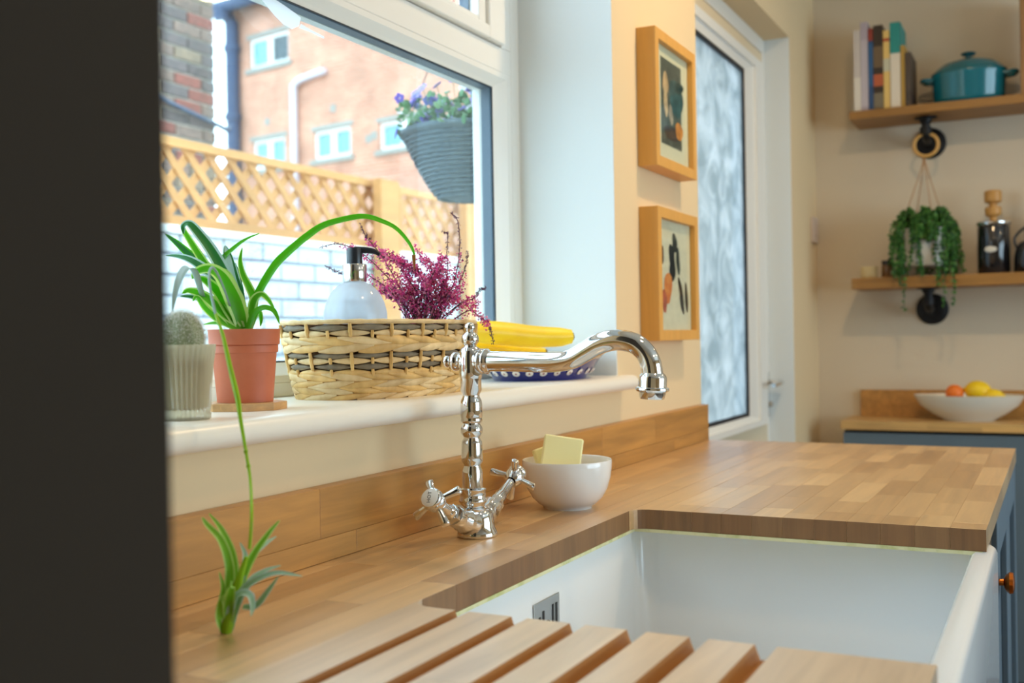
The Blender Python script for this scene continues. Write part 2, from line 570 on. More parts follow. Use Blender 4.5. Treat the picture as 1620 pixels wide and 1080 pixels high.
# ceiling lamps
for x, y, k, where in LAMPS:
    t = thing('ceiling_spotlight', 'recessed round ceiling spotlight ' + where, 'light', (x, y, CEIL), 'ceiling spotlights')
    m = MB(); m.lathe([(.048, 0), (.048, -.006), (.04, -.008), (.036, -.002), (.036, 0)], (x, y, CEIL)); obj('lamp_rim', m, CHROME2, t, smooth=True)
    ld = bpy.data.lights.new('spot_bulb', 'AREA'); ld.shape = 'DISK'; ld.size = .10
    ld.energy = LAMP_POWER * k; ld.color = (1.0, .70, .38)
    lo = bpy.data.objects.new('spot_bulb', ld); C.objects.link(lo); lo.parent = t; lo.location = (0, 0, -.012)
# window daylight portals help the renderer find the sky
for nm, loc, rot, sx, sy in (('window_portal', (1.07, .30, .72), (-PI / 2, 0, 0), 1.6, 1.1), ('fill_window_portal', (1.8, -3.5, .45), (PI / 2, 0, 0), 2.6, 1.5)):
    ld = bpy.data.lights.new(nm, 'AREA'); ld.shape = 'RECTANGLE'; ld.size = sx; ld.size_y = sy; ld.cycles.is_portal = True
    lo = bpy.data.objects.new(nm, ld); C.objects.link(lo); lo.location = loc; lo.rotation_euler = rot

# ============================================================ WORKTOP, UPSTAND, SINK, CABINETS
T = .027
XE, YFRONT, XC, YC, XN = 2.4174, -.6596, 1.4266, -.2073, .838
R1 = .022
wt = thing('wooden_worktop', 'oiled oak block worktop with draining grooves around the white sink', 'worktop', (1.4, -.33, -T))


def stave(poly, z0=-T, z1=0., parent=None, mats=(TOPW, ENDG_SHADE)):
    mb = MB(); mb.prism(poly, z0, z1, sidemi=1)
    if abs(poly[0][1] - YC) < .001:      # edge of the cut-out, end-grain tone paints in its shade
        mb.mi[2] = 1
    return obj('stave', mb, list(mats), parent or wt, bevel=.0003)


def rows(y0, y1, n):
    return [(y0 + (y1 - y0) * i / n, y0 + (y1 - y0) * (i + 1) / n) for i in range(n)]


def cuts(x0, x1, lo, hi):
    xs = [x0]
    x = x0 + random.uniform(.3, 1) * lo
    while x < x1 - lo * .6:
        xs.append(x); x += random.uniform(lo, hi)
    xs.append(x1)
    return xs


g_ = .00012
# strip behind the sink
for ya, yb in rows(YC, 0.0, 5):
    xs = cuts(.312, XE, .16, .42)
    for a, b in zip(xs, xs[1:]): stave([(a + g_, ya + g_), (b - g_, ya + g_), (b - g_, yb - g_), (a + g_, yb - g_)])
# fillets and peninsula
for r, (ya, yb) in enumerate(rows(YFRONT, YC, 11)):
    xs = cuts(XC, XE, .09, .26)
    for k, (a, b) in enumerate(zip(xs, xs[1:])):
        poly = [(a + g_, ya + g_), (b - g_, ya + g_), (b - g_, yb - g_), (a + g_, yb - g_)]
        if r == 10 and k == 0:
            poly = [(a, ya + g_), (b - g_, ya + g_), (b - g_, yb - g_)] + \
                   [(XC - R1 + R1 * math.sin(t), YC - R1 + R1 * math.cos(t)) for t in [PI / 2 * j / 6 for j in range(0, 7)]]
        stave(poly)
# draining board: flat slats with routed channels between them
Ys = [(-.2073, -.2557), (-.2698, -.3124), (-.3275, -.3678), (-.3825, -.4194), (-.4366, -.4729), (-.4889, -.526), (-.5436, -.6596)]
GD = .0120
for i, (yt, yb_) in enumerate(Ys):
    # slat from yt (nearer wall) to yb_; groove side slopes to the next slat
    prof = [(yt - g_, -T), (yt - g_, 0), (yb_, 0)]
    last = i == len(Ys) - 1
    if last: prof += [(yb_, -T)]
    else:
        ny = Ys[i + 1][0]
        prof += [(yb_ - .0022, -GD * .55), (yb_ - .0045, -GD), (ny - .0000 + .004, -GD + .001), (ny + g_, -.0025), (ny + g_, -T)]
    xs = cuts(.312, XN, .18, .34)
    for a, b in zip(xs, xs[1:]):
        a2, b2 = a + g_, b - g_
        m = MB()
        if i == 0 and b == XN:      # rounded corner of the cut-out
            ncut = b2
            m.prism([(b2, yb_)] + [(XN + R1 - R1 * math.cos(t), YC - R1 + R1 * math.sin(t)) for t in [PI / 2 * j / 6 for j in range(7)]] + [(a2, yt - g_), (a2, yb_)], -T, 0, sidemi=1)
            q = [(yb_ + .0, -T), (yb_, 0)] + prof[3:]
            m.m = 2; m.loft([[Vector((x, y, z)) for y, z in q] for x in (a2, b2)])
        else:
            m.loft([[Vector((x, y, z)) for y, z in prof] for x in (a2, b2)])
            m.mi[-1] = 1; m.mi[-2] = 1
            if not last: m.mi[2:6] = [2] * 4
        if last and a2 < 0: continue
        obj('stave', m, [DRAINW, ENDG_SHADE, GROOVEW], wt)

# upstand
up = thing('worktop_upstand', 'low oak upstand running along the wall behind the tap', 'upstand', (1.36, -.01, 0))
for za, zb, xs in ((.0004, .0262, [.312, .62, 1.022, 1.40, 1.83, 2.17, XE]), (.0264, .0813, [.312, .955, 1.30, 1.77, 2.05, XE])):
    for a, b in zip(xs, xs[1:]):
        m = MB(); m.prism([(a + g_, -.02), (b - g_, -.02), (b - g_, -.0003), (a + g_, -.0003)], za, zb, sidemi=0)
        obj('stave', m, [UPW], up, bevel=.0006)

# sink
sk = thing('butler_sink', 'white fireclay butler sink set under the oak worktop', 'sink', (1.16, -.43, -.26))


def rrect(x0, x1, y0, y1, r, z, n=6):
    out = []
    for cx, cy, a0 in ((x1 - r, y1 - r, 0), (x0 + r, y1 - r, 90), (x0 + r, y0 + r, 180), (x1 - r, y0 + r, 270)):
        for k in range(n + 1):
            a = math.radians(a0 + 90 * k / n)
            out.append(Vector((cx + r * math.cos(a), cy + r * math.sin(a), z)))
    return out


OX0, OX1, OY0, OY1 = .80, 1.497, -.6695, -.168
IX0, IX1, IY0, IY1 = .85, 1.462, -.6415, -.2005
ZT = -T - .0006
m = MB()
loops = [rrect(OX0 + .01, OX1 - .01, OY0 + .01, OY1 - .01, .02, ZT - .225), rrect(OX0, OX1, OY0, OY1, .025, ZT - .21),
         rrect(OX0, OX1, OY0, OY1, .025, ZT - .008), rrect(OX0 + .002, OX1 - .002, OY0 + .002, OY1 - .002, .025, ZT - .003),
         rrect(OX0 + .006, OX1 - .006, OY0 + .006, OY1 - .006, .022, ZT),
         rrect(IX0 - .006, IX1 + .006, IY0 - .006, IY1 + .006, .034, ZT), rrect(IX0 - .002, IX1 + .002, IY0 - .002, IY1 + .002, .032, ZT - .003),
         rrect(IX0, IX1, IY0, IY1, .03, ZT - .009), rrect(IX0 + .004, IX1 - .004, IY0 + .004, IY1 - .004, .03, ZT - .165),
         rrect(IX0 + .012, IX1 - .012, IY0 + .012, IY1 - .012, .03, ZT - .188), rrect(IX0 + .03, IX1 - .03, IY0 + .03, IY1 - .03, .03, ZT - .197)]
m.loft(loops)
obj('sink_bowl', m, CERAM, sk, smooth=True, ang=60)
# silicone line under the worktop
m = MB()
m.box(XN + .01, XC - .002, YC - .0005, YC + .007, -T - .0042, -T - .0002); m.box(XC - .0015, XC + .030, -.655, YC + .004, -T - .0045, -T - .0002)
obj('sealant_line', m, mat('aged_sealant', (222, 220, 176), .5, noise=(60, (190, 196, 130), .45, .7)), sk)
# overflow plate on the rear wall of the bowl
m = MB()
px0, px1, pz1, pz0 = 1.107, 1.177, -.0625, -.128
yo = IY1 - .0015
m.prism([(px0, yo - .0015), (px1, yo - .0015), (px1, yo), (px0, yo)], pz0, pz1)
pl = obj('overflow_plate', m, mat('brushed_steel', (190, 196, 200), .3, metal=.8), sk, bevel=.001)
m = MB()
for sx, hh in ((.012, .02), (.022, .027), (.048, .03), (.058, .03)): m.box(px0 + sx, px0 + sx + .004, yo - .0024, yo - .0014, -.095 - hh * .9, -.095 + hh * .75)
m.lathe([(.0001, 0), (.0075, 0), (.0075, .001), (.0001, .001)], (px0 + .035, yo - .0014, -.095), (0, -1, 0), 16)
obj('slot', m, BLACK, pl)
m = MB(); m.ball((px0 + .035, yo - .003, -.095), (.0045, .0045, .002), axis=(0, 1, 0)); obj('screw', m, CHROME, pl, smooth=True)
# front of the sink: cabinet below, brown shade-coloured door panel and doors of the run
cb = thing('base_cabinet', 'blue-grey painted base cabinet with copper knob under the oak worktop', 'cabinet', (1.9, -.3, -.9))
m = MB(); m.box(1.50, 2.405, -.632, -.01, -.80, -T - .001); m.box(1.52, 2.39, -.58, -.03, -.9, -.80)
m.box(.32, 1.50, -.62, -.01, -.80, -.262); obj('carcass', m, CABDARK, cb)
m = MB(); m.box(1.50, 1.70, -.650, -.633, -.80, -.033); obj('shaded_door_panel', m, BROWNP, cb, bevel=.001)
for a, b in ((1.705, 2.05), (2.055, 2.40)):
    m = MB(); m.box(a, b, -.648, -.633, -.80, -.034)
    ring(m, a, b, -.80, -.034, .06, -.658, -.648)
    d = obj('cabinet_door', m, CABBLUE, cb, bevel=.0015)
    if a < 1.8:
        m = MB(); m.lathe([(.005, 0), (.005, .006), (.012, .009), (.016, .014), (.015, .019), (.009, .021)], (a + .028, -.658, -.128), (0, -1, 0), 20)
        obj('knob', m, mat('copper', (214, 120, 50), .22, metal=1.), d, smooth=True)

# tall dark cabinet closing the worktop on the left, very near the lens
tc = thing('tall_cabinet', 'tall shade-darkened cabinet at the left edge, out of focus', 'cabinet', (.07, -.22, -.9))
m = MB(); m.box(-.18, .311, -.418, -.004, -.82, 1.2); m.box(-.16, .30, -.39, -.02, -.9, -.82)
obj('carcass', m, TALLDK, tc, bevel=.001)
m = MB(); m.box(-.18, .311, -.437, -.4185, -.82, 1.198); obj('cabinet_door', m, TALLDK, tc, bevel=.001)

# ============================================================ TAP
TX, TY = 1.1592, -.097
tap = thing('kitchen_tap', 'chrome bridge-style kitchen tap with swan neck spout and cross handles', 'tap', (TX, TY, 0))
m = MB()
# foot: flared oval body that splits in two shoulders
m.lathe([(.0245, 0), (.0255, .002), (.0245, .006), (.0215, .012), (.0205, .020), (.0190, .028), (.0150, .033)], (TX + .003, TY - .004, 0), n=32)
for sgn, (ex, ez) in ((-1, (1.118, .033)), (1, (1.206, .0315))):
    base = Vector((TX + sgn * .004, TY - .002, .016))
    e = Vector((ex, TY, ez))
    m.tube(bez([base, base.lerp(e, .5) + Vector((0, 0, -.002)), e], 4), [.0175] * 3 + [.0155] * 3 + [.0125] * 3, n=18)
obj('tap_body', m, CHROME, tap, smooth=True, ang=75)
m = MB()
r = .0108
prof = [(.0135, .030), (.0150, .033), (.0150, .0355), (.0128, .037), (.0128, .040), (.0148, .0425), (.0150, .045), (.0138, .047), (.0134, .056), (.0142, .057), (.0142, .0585), (r, .060),
        (r, .078), (r * .98, .081), (.0088, .086), (.0086, .088), (.0112, .092), (r + .0006, .097), (r + .0004, .112), (.0108, .116), (.0086, .121), (.0092, .123), (.0116, .127), (.0118, .132), (.0108, .135),
        (.0086, .1385), (.0112, .1405), (.0116, .1425), (.0110, .145), (.0116, .147), (.0116, .163), (.0108, .167), (.0090, .171), (.0090, .174), (.0112, .179), (.0112, .193), (.0118, .195),
        (.0126, .199), (.0128, .206), (.0126, .219), (.0118, .226), (.0100, .2305), (.0070, .2325), (.0062, .234), (.0070, .2352), (.0090, .2385), (.0094, .242), (.0086, .246), (.0062, .249), (.0044, .2505),
        (.0052, .253), (.0060, .256), (.0052, .2595), (.003, .2615), (.0005, .262)]
m.lathe([(q[0] * 1.16, q[1]) for q in prof], (TX, TY, 0), n=32)
obj('tap_column', m, CHROME, tap, smooth=True, ang=50)
m = MB()
SPZ = .2145
m.lathe([(.0125, 0), (.0125, .010), (.0095, .013), (.0088, .015), (.0104, .018), (.0110, .021), (.0098, .024), (.0070, .027), (.0058, .029), (.0066, .031), (.0068, .034), (.0050, .037), (.001, .038)], (TX, TY, SPZ), (0, 1, 0), 24, 1.1, 1.1)
obj('rear_finial', m, CHROME, tap, smooth=True, ang=50)
m = MB()
m.lathe([(.0115, .009), (.0118, .013), (.0136, .0145), (.0136, .0175), (.0118, .019), (.0136, .0205), (.0136, .0235), (.0118, .0255), (.0112, .028)], (TX, TY, SPZ), (0, -1, 0), 24, 1.14, 1.14)
sp = bez([(TX, TY - .024, SPZ), (TX, TY - .06, .2140), (TX, TY - .10, .2128), (TX, TY - .120, .2135), (TX, TY - .136, .2168), (TX, TY - .152, .2248), (TX, TY - .168, .2330),
          (TX, TY - .184, .2375), (TX, TY - .200, .2375), (TX, TY - .215, .2330), (TX, TY - .2265, .2232), (TX, TY - .2325, .2110), (TX, TY - .2345, .198)], 5)
m.tube(sp, [.0121 + .0003 * math.cos(i * .2) for i in range(len(sp))], n=22)
obj('spout', m, CHROME, tap, smooth=True, ang=60)
m = MB()
m.lathe([(.0105, .007), (.0128, .004), (.0138, .001), (.0138, -.008), (.0140, -.009), (.0162, -.010), (.0165, -.012), (.0158, -.0138), (.0130, -.015), (.0124, -.020), (.0116, -.0225), (.0005, -.0225)],
        (TX, TY - .2347, .1935), (0, -.05, 1), 28, 1.16, 1.16)
obj('aerator', m, CHROME, tap, smooth=True, ang=30)


def handle(tip, root, roll, hot):
    """valve stem from root to tip, cross handle at the tip"""
    tip = Vector(tip); root = Vector(root)
    ax = (tip - root).normalized()
    u = Vector((0, 1, 0)); u = (u - ax * u.dot(ax)).normalized()
    w_ = ax.cross(u)
    u, w_ = u * math.cos(roll) + w_ * math.sin(roll), -u * math.sin(roll) + w_ * math.cos(roll)
    L_ = (tip - root).length
    m = MB()
    k = L_ / .068
    m.lathe([(.0125, -.002), (.0128, .004), (.0118, .009)], root, ax, 20)
    m.lathe([(.0118, .009), (.0118, .0165), (.0098, .018)], root, ax, 6)
    m.lathe([(.0085, .018), (.0085, .024 * k), (.0068, .026 * k), (.0066, .038 * k), (.0060, .040 * k), (.0060, .048 * k)], root, ax, 20)
    v = obj('valve', m, CHROME, tap, smooth=True, ang=35)
    m = MB()
    hc = tip - ax * .014
    m.lathe([(.0075, -.010), (.0110, -.006), (.0128, 0), (.0130, .006), (.0118, .0075), (.0128, .009), (.0128, .0125), (.0118, .014), (.0112, .0143)], hc, ax, 28)
    for q in range(4):
        dvec = u * math.cos(q * PI / 2) + w_ * math.sin(q * PI / 2)
        t = dvec.cross(ax)
        prev = []
        for rr, a, b in ((.006, .0038, .0032), (.013, .0038, .0032), (.021, .0046, .0038), (.0290, .0056, .0044), (.0312, .0052, .0040), (.0320, .0038, .0030)):
            cc = hc + dvec * rr - ax * (-.001 + (rr - .006) * .22)
            prev.append([cc + t * (a * math.cos(2 * PI * i / 12)) + ax * (b * math.sin(2 * PI * i / 12)) for i in range(12)])
        m.loft(prev)
    h = obj('cross_handle', m, CHROME, tap, smooth=True, ang=45)
    m = MB(); m.lathe([(.0106, -.0015), (.0108, .0006), (.0095, .0014), (.0005, .0018)], tip, ax, 28)
    cap = obj('enamel_cap', m, WHITE, h, smooth=True)
    if hot:
        tc_ = bpy.data.curves.new('hot_text', 'FONT'); tc_.body = 'HOT'; tc_.size = .0062; tc_.align_x = 'CENTER'; tc_.align_y = 'CENTER'; tc_.extrude = .00012; tc_.space_character = 1.1
        to = bpy.data.objects.new('tmp', tc_)
        C.objects.link(to)
        bpy.context.view_layer.update()
        me = bpy.data.meshes.new_from_object(to)
        bpy.data.objects.remove(to)
        bx = (UP - ax * UP.dot(ax)).normalized()       # reading direction: upwards
        bx = (bx * math.cos(.1) + ax.cross(bx) * math.sin(.1))
        bz = ax
        by = bz.cross(bx)
        M_ = Matrix((bx, by, bz)).transposed().to_4x4()
        me.transform(M_)
        me.materials.clear(); me.materials.append(BLACK)
        t = bpy.data.objects.new('hot_lettering', me); C.objects.link(t)
        t.parent = cap; t.location = tip + ax * .0019 - wloc(cap)
    return h


handle((1.0585, TY, .0615), (1.120, TY, .0285), .62, True)
handle((1.284, TY, .0640), (1.205, TY, .0265), .35, False)

# ============================================================ BOWL WITH SOAP
bx, by = 1.4056, -.114
t = thing('small_bowl', 'small white bowl holding two soap bars beside the tap', 'bowl', (bx, by, 0))
m = MB()
m.lathe([(.0005, .0015), (.030, .0015), (.031, 0), (.0345, 0), (.0352, .003), (.0410, .0065), (.0500, .015), (.0572, .028), (.0615, .043), (.0636, .058), (.0640, .0668), (.0632, .0685), (.0618, .0672), (.0608, .058), (.0585, .044),
         (.0540, .030), (.0460, .018), (.030, .011), (.0005, .0095)], (bx, by, 0), n=48)
obj('bowl_body', m, mat('white_stoneware', (234, 231, 228), .14, coat=.5), t, smooth=True, ang=50)
SOAP = mat('pale_yellow_soap', (255, 244, 182), .45, sss=.12)


def soapbar(label, c, rx, ry, rz, sz):
    m = MB(); m.obox((0, 0, 0), (sz[0] / 2, 0, 0), (0, sz[1] / 2, 0), (0, 0, sz[2] / 2))
    M_ = Matrix.Rotation(rz, 3, 'Z') @ Matrix.Rotation(ry, 3, 'Y') @ Matrix.Rotation(rx, 3, 'X')
    m.v = [M_ @ p + Vector(c) for p in m.v]
    return tag(obj('soap_bar', m, SOAP, bevel=.0028), label, 'soap')


yw = math.atan2(FWD.y, FWD.x) - PI / 2
soapbar('larger pale yellow soap bar standing in the small white bowl', tuple(P(888, 724, 1.535)), -.28, .16, yw - .03, (.056, .026, .058))
soapbar('smaller yellow soap bar leaning behind the larger bar in the bowl', tuple(P(866, 727, 1.570)), -.2, -.28, yw + .3, (.034, .014, .040))

# ============================================================ BASKET ON THE SILL
SZ = .168
BX, BY = 1.252, .090
PALE = [mat('banana_leaf_straw', (232, 204, 154), .6, noise=(60, (206, 170, 114), .35, .75), objvar=.14), mat('golden_straw', (230, 190, 120), .55, noise=(60, (196, 154, 90), .35, .75), objvar=.14)]
GREYS = mat('grey_brown_straw', (142, 128, 104), .6, noise=(60, (110, 98, 78), .35, .7), objvar=.12)
bk = thing('wicker_basket', 'oval woven basket in straw and grey bands on the windowsill', 'basket', (BX, BY, SZ))
BH = .098


def sup(h, off=0.):
    f_ = max(h, 0) / BH
    f2 = f_ ** .8
    return (.146 + .024 * f2 + off, .078 + .018 * f2 + off)


def bpt(t, h, off=0.):
    a, b = sup(h, off)
    e = .82
    c, s_ = math.cos(t), math.sin(t)
    return Vector((BX + a * math.copysign(abs(c) ** e, c), BY + b * math.copysign(abs(s_) ** e, s_), SZ + h))


def arc_ts(h, n, ph):
    N_ = 720
    pts = [bpt(2 * PI * i / N_, h) for i in range(N_ + 1)]
    L_ = [0]
    for a, b in zip(pts, pts[1:]): L_.append(L_[-1] + (b - a).length)
    out = []
    j = 0
    for k in range(n):
        t = ((k + ph) % n) / n * L_[-1]
        j = next(i for i in range(N_) if L_[i + 1] >= t)
        out.append(2 * PI * (j + (t - L_[j]) / (L_[j + 1] - L_[j])) / N_)
    return out


m = MB()
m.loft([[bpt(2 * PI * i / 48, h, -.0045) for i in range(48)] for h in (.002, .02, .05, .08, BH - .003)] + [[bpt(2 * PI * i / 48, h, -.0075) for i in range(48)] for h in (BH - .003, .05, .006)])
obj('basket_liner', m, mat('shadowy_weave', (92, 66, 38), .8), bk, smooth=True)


def strand(t0, t1, h0, h1, rad, hgt, mt, name='strand', flat=.55, off=0.002, n=7, power=.6):
    m = MB()
    loops = []
    if t1 < t0: t1 += 2 * PI
    for i in range(n):
        f_ = i / (n - 1)
        t = t0 + (t1 - t0) * f_
        h = h0 + (h1 - h0) * f_
        p = bpt(t, h, off)
        nrm = (bpt(t, h, off + .01) - p); nrm.z = 0; nrm.normalize()
        s_ = max(math.sin(PI * (.06 + .88 * f_)), .05) ** power
        a, b = rad * (.55 + .45 * s_) * flat, hgt * s_
        loops.append([p + nrm * (a * math.cos(2 * PI * k / 8)) + Vector((0, 0, b * math.sin(2 * PI * k / 8))) for k in range(8)])
    m.loft(loops)
    return obj(name, m, mt, bk, smooth=True, ang=60)


NL = 16
rowspec = [(.0905, GREYS, 0.0), (.0835, PALE[0], .5), (.0560, GREYS, 0.), (.0490, PALE[0], .5), (.0420, GREYS, 0.), (.0345, PALE[1], .5)]
for h, mt, ph in rowspec:
    ts = arc_ts(h, NL, ph)
    for k in range(NL):
        t0, t1 = ts[k], ts[(k + 1) % NL]
        d = ((t1 - t0) % (2 * PI)) * .035
        strand(t0 + d, t0 + ((t1 - t0) % (2 * PI)) - d, h + random.uniform(-.0005, .0005), h + random.uniform(-.0005, .0005), .0052, .0044, mt, off=.0008 if mt is GREYS else .0018, power=.8)
for h, hh, cnt in ((.0700, .0070, 18), (.0245, .0064, 19), (.0085, .0062, 20)):
    for sub, (dh, sl) in enumerate(((.0048, -1), (-.0048, 1))):
        ts = arc_ts(h, cnt, .5 * sub)
        for k in range(cnt):
            t0, t1 = ts[k], ts[(k + 1) % cnt]
            w_ = (t1 - t0) % (2 * PI)
            strand(t0 - w_ * .22, t0 + w_ * 1.22, h + dh - sl * .0032 + random.uniform(-.0006, .0006), h + dh + sl * .0036, .0062, hh * random.uniform(.72, .98), PALE[(k + sub) % 2 if k % 3 else 1 - sub], 'braid_strand', off=.0028, n=7, power=.7)
# upright ties crossing the rows
m = MB()
for h0, h1, ph in ((.0795, .0955, 0.), (.0375, .0600, 0.)):
    for t in arc_ts(.05, NL, ph):
        m.tube([bpt(t, h, .0045) for h in (h0, (h0 + h1) / 2, h1)], [.0020, .0026, .0020], 6)
for h0, h1 in ((.0455, .0530), (.030, .0385), (.078, .087)):
    for t in arc_ts(.05, NL, .5):
        m.tube([bpt(t, h, .0045) for h in (h0, (h0 + h1) / 2, h1)], [.0018, .0023, .0018], 6)
obj('upright_ties', m, PALE[1], bk, smooth=True)['kind'] = 'stuff'
m = MB()
pts = [bpt(2 * PI * i / 72, BH, .0005 + .0006 * math.sin(i * 1.7)) for i in range(73)]
m.tube(pts, [.0030 + .0006 * math.sin(i * 2.1) for i in range(73)], 8, cap=False)
obj('rim', m, PALE[0], bk, smooth=True)

# pump bottle
DC = P(562, 470, 1.44)
DX, DY = DC.x, DC.y
DZ = SZ + .008
pb = thing('soap_dispenser', 'frosted pump bottle with chrome collar and black pump in the basket', 'dispenser', (DX, DY, DZ))
zc0 = P(562, 446, 1.44).z; zc1 = P(562, 418, 1.44).z; zn = P(561, 391, 1.44).z
FROST = glassmat('frosted_bottle', (232, 236, 240), .2, .12, frost=.5, frostcol=(234, 236, 240))
zb = zc0 - DZ
m = MB()
m.lathe([(.0005, 0), (.036, 0), (.0395, .003), (.0415, .012), (.0425, zb - .062), (.0418, zb - .040), (.0385, zb - .027), (.0320, zb - .014), (.0230, zb - .005), (.0150, zb - .001), (.0135, zb + .004), (.0005, zb + .004)], (DX, DY, DZ), n=40)
obj('bottle', m, FROST, pb, smooth=True, ang=50)
m = MB(); m.lathe([(.0005, .004), (.036, .004), (.038, .010), (.039, zb - .075), (.0005, zb - .075)], (DX, DY, DZ), n=32)
obj('liquid_soap', m, mat('clear_soap', (222, 226, 236), .2), pb, smooth=True)
m = MB(); m.lathe([(.0005, 0), (.0155, 0), (.0160, .001), (.0160, zc1 - zc0 - .001), (.0152, zc1 - zc0), (.0005, zc1 - zc0)], (DX, DY, zc0), n=32)
obj('collar', m, CHROME2, pb, smooth=True, ang=40)
m = MB()
hN = zn - zc1
m.lathe([(.0105, 0), (.0105, hN - .004), (.0095, hN - .001), (.0005, hN)], (DX, DY, zc1), n=24)
side = RIGHT.copy(); side.z = 0; side.normalize()
side = Vector((side.x, side.y, 0))
a0 = Vector((DX, DY, zn - .004))
m.tube(bez([a0, a0 + side * .014, a0 + side * .026 + Vector((0, 0, -.002)), a0 + side * .034 + Vector((0, 0, -.006))], 4), [.0052, .005, .0048, .0045, .0044, .0042, .004, .0038, .0036, .0034, .0032, .003, .0028], 10)
obj('pump_head', m, BLACK, pb, smooth=True, ang=50)

# heather plant standing in the basket
HB = P(668, 505, 1.50)
HB.z = SZ + .012
hp = thing('heather_plant', 'pink flowering heather growing out of the wicker basket', 'plant', tuple(HB))
m = MB(); m.lathe([(.024, 0), (.034, .062), (.036, .062), (.036, .07), (.033, .07), (.031, .055), (.0005, .055)], HB, n=24); obj('pot', m, mat('dark_plastic_pot', (60, 52, 48), .6), hp, smooth=True)
m = MB(); m.ball((HB.x, HB.y, HB.z + .055), (.032, .032, .008)); obj('soil', m, SOIL, hp)
main = [  # (pixel path from the base, dz start)
    [(650, 500), (640, 470), (622, 435), (604, 405), (588, 385), (578, 372), (571, 356)],
    [(648, 500), (628, 460), (600, 425), (575, 402), (556, 391), (530, 386), (506, 391)],
    [(645, 500), (620, 465), (590, 440), (566, 428), (545, 432), (530, 428), (516, 421)],
    [(660, 500), (655, 470), (640, 430), (615, 405), (600, 398)],
    [(670, 500), (672, 465), (668, 440), (655, 425), (640, 415), (625, 405)],
    [(690, 500), (700, 465), (708, 430), (707, 400), (708, 372), (702, 366)],
    [(694, 500), (712, 465), (722, 430), (727, 390), (724, 350), (712, 336)],
    [(698, 500), (716, 470), (730, 440), (738, 415), (740, 397)],
    [(700, 500), (725, 482), (748, 472), (760, 458), (769, 455)],
    [(702, 502), (735, 494), (755, 498), (768, 508), (776, 522), (781, 545)],
    [(700, 500), (722, 486), (742, 484), (756, 478)],
    [(680, 500), (685, 470), (690, 445), (678, 420), (663, 402)],
    [(676, 500), (682, 460), (696, 425), (704, 405)],
    [(655, 500), (640, 480), (618, 470), (604, 452)], [(660, 500), (650, 476), (632, 455), (618, 440)],
    [(668, 500), (664, 478), (655, 455), (644, 440)], [(676, 500), (676, 478), (674, 455), (672, 440)],
    [(684, 500), (690, 480), (700, 460), (706, 446)], [(690, 500), (704, 484), (718, 470), (728, 460)],
    [(664, 500), (656, 484), (640, 474), (628, 470)], [(686, 500), (696, 480), (712, 474), (724, 474)],
    [(672, 500), (668, 470), (676, 446), (684, 430)], [(680, 500), (694, 470), (700, 440), (694, 424)]]
stems = MB(); fl = MB(); buds = MB()
PINK = leafmat('heather_pink', (250, 130, 190), .6); MAG = leafmat('heather_purple', (214, 100, 176), .6); PALEP = leafmat('heather_pale', (255, 190, 210), .6)
DSTEM = mat('heather_stem', (92, 58, 62), .7)
GBUD = mat('heather_bud', (96, 62, 92), .7)


def hpath(px, jit):
    n_ = len(px)
    dd = random.uniform(-.03, .03)
    out = []
    for i, (u, v) in enumerate(px):
        f_ = i / (n_ - 1)
        out.append(P(u + jit * random.uniform(-1, 1), v + jit * random.uniform(-1, 1) * (f_ > 0), 1.50 + dd * f_))
    out[0] = Vector((HB.x + random.uniform(-.015, .015), HB.y + random.uniform(-.015, .015), HB.z + .055)) if True else out[0]
    return bez(out, 8)


for bi, px in enumerate(main):
    reps = [0] if bi in (0, 1, 2, 5, 6, 7, 8, 9, 10) else [0, 9, 12]
    for jit in reps:
        path = hpath(px, jit)
        N_ = len(path)
        stems.tube(path, [.0009 * (1 - .5 * i / N_) for i in range(N_)], 5)
        L_ = 0
        for i in range(2, N_):
            f_ = i / N_
            thin = (bi in (5, 6, 7, 2, 8) and f_ > .55) or (bi in (0, 1, 9) and f_ > .75)
            for _ in range(3 if thin else 5):
                dv = Vector((random.gauss(0, 1), random.gauss(0, 1), random.gauss(0, 1))).normalized()
                c_ = path[i].lerp(path[i - 1], random.random()) + dv * random.uniform(.001, .0022 if thin else .0062)
                s_ = random.uniform(.0007, .0013) if thin else random.uniform(.0011, .0021)
                mi = 3 if thin else random.choices([0, 1, 2, 3], [5, 3, 4, 1])[0]
                # small four-lobed bell
                for q in range(3):
                    d2 = (dv + Vector((random.gauss(0, .5), random.gauss(0, .5), random.gauss(0, .5)))).normalized()
                    fl.ball(c_ + d2 * s_ * .8, (s_ * .42, s_ * .42, s_ * 1.0), 4, 3, mi, d2)
obj('stems', stems, DSTEM, hp)
o = obj('flowers', fl, [PINK, MAG, PALEP, GBUD], hp); o['kind'] = 'stuff'

# ============================================================ DISH AND BANANAS
dx, dy = 1.738, .083
dt = thing('oval_dish', 'oval blue dish with white dotted rim carrying bananas on the windowsill', 'dish', (dx, dy, SZ))
BLUE = mat('cobalt_glaze', (32, 38, 120), .15, coat=.5)
m = MB()
dprof = [(.0005, .003), (.62, .003), (.64, 0), (.70, 0), (.71, .003), (.76, .008), (.80, .014), (.86, .024), (.93, .035), (1.0, .044), (1.0, .0462), (.985, .0465), (.955, .0442), (.895, .036), (.825, .026), (.755, .016), (.70, .010), (.0005, .008)]
A_, B_ = .148, .108
m.lathe([(r, z) for r, z in dprof], (dx, dy, SZ), n=48, sx=A_, sy=B_)
nseg = 48
zmid = []
for k in range(len(m.f)):
    f_ = m.f[k]
    z = sum(m.v[i].z for i in f_) / len(f_) - SZ
    row = k // nseg
    zmid.append(row)
m.mi = [1 if (r in (3, 4, 5, 6, 7)) else (2 if r in (8,) else 0) for r in zmid]
ROW = m
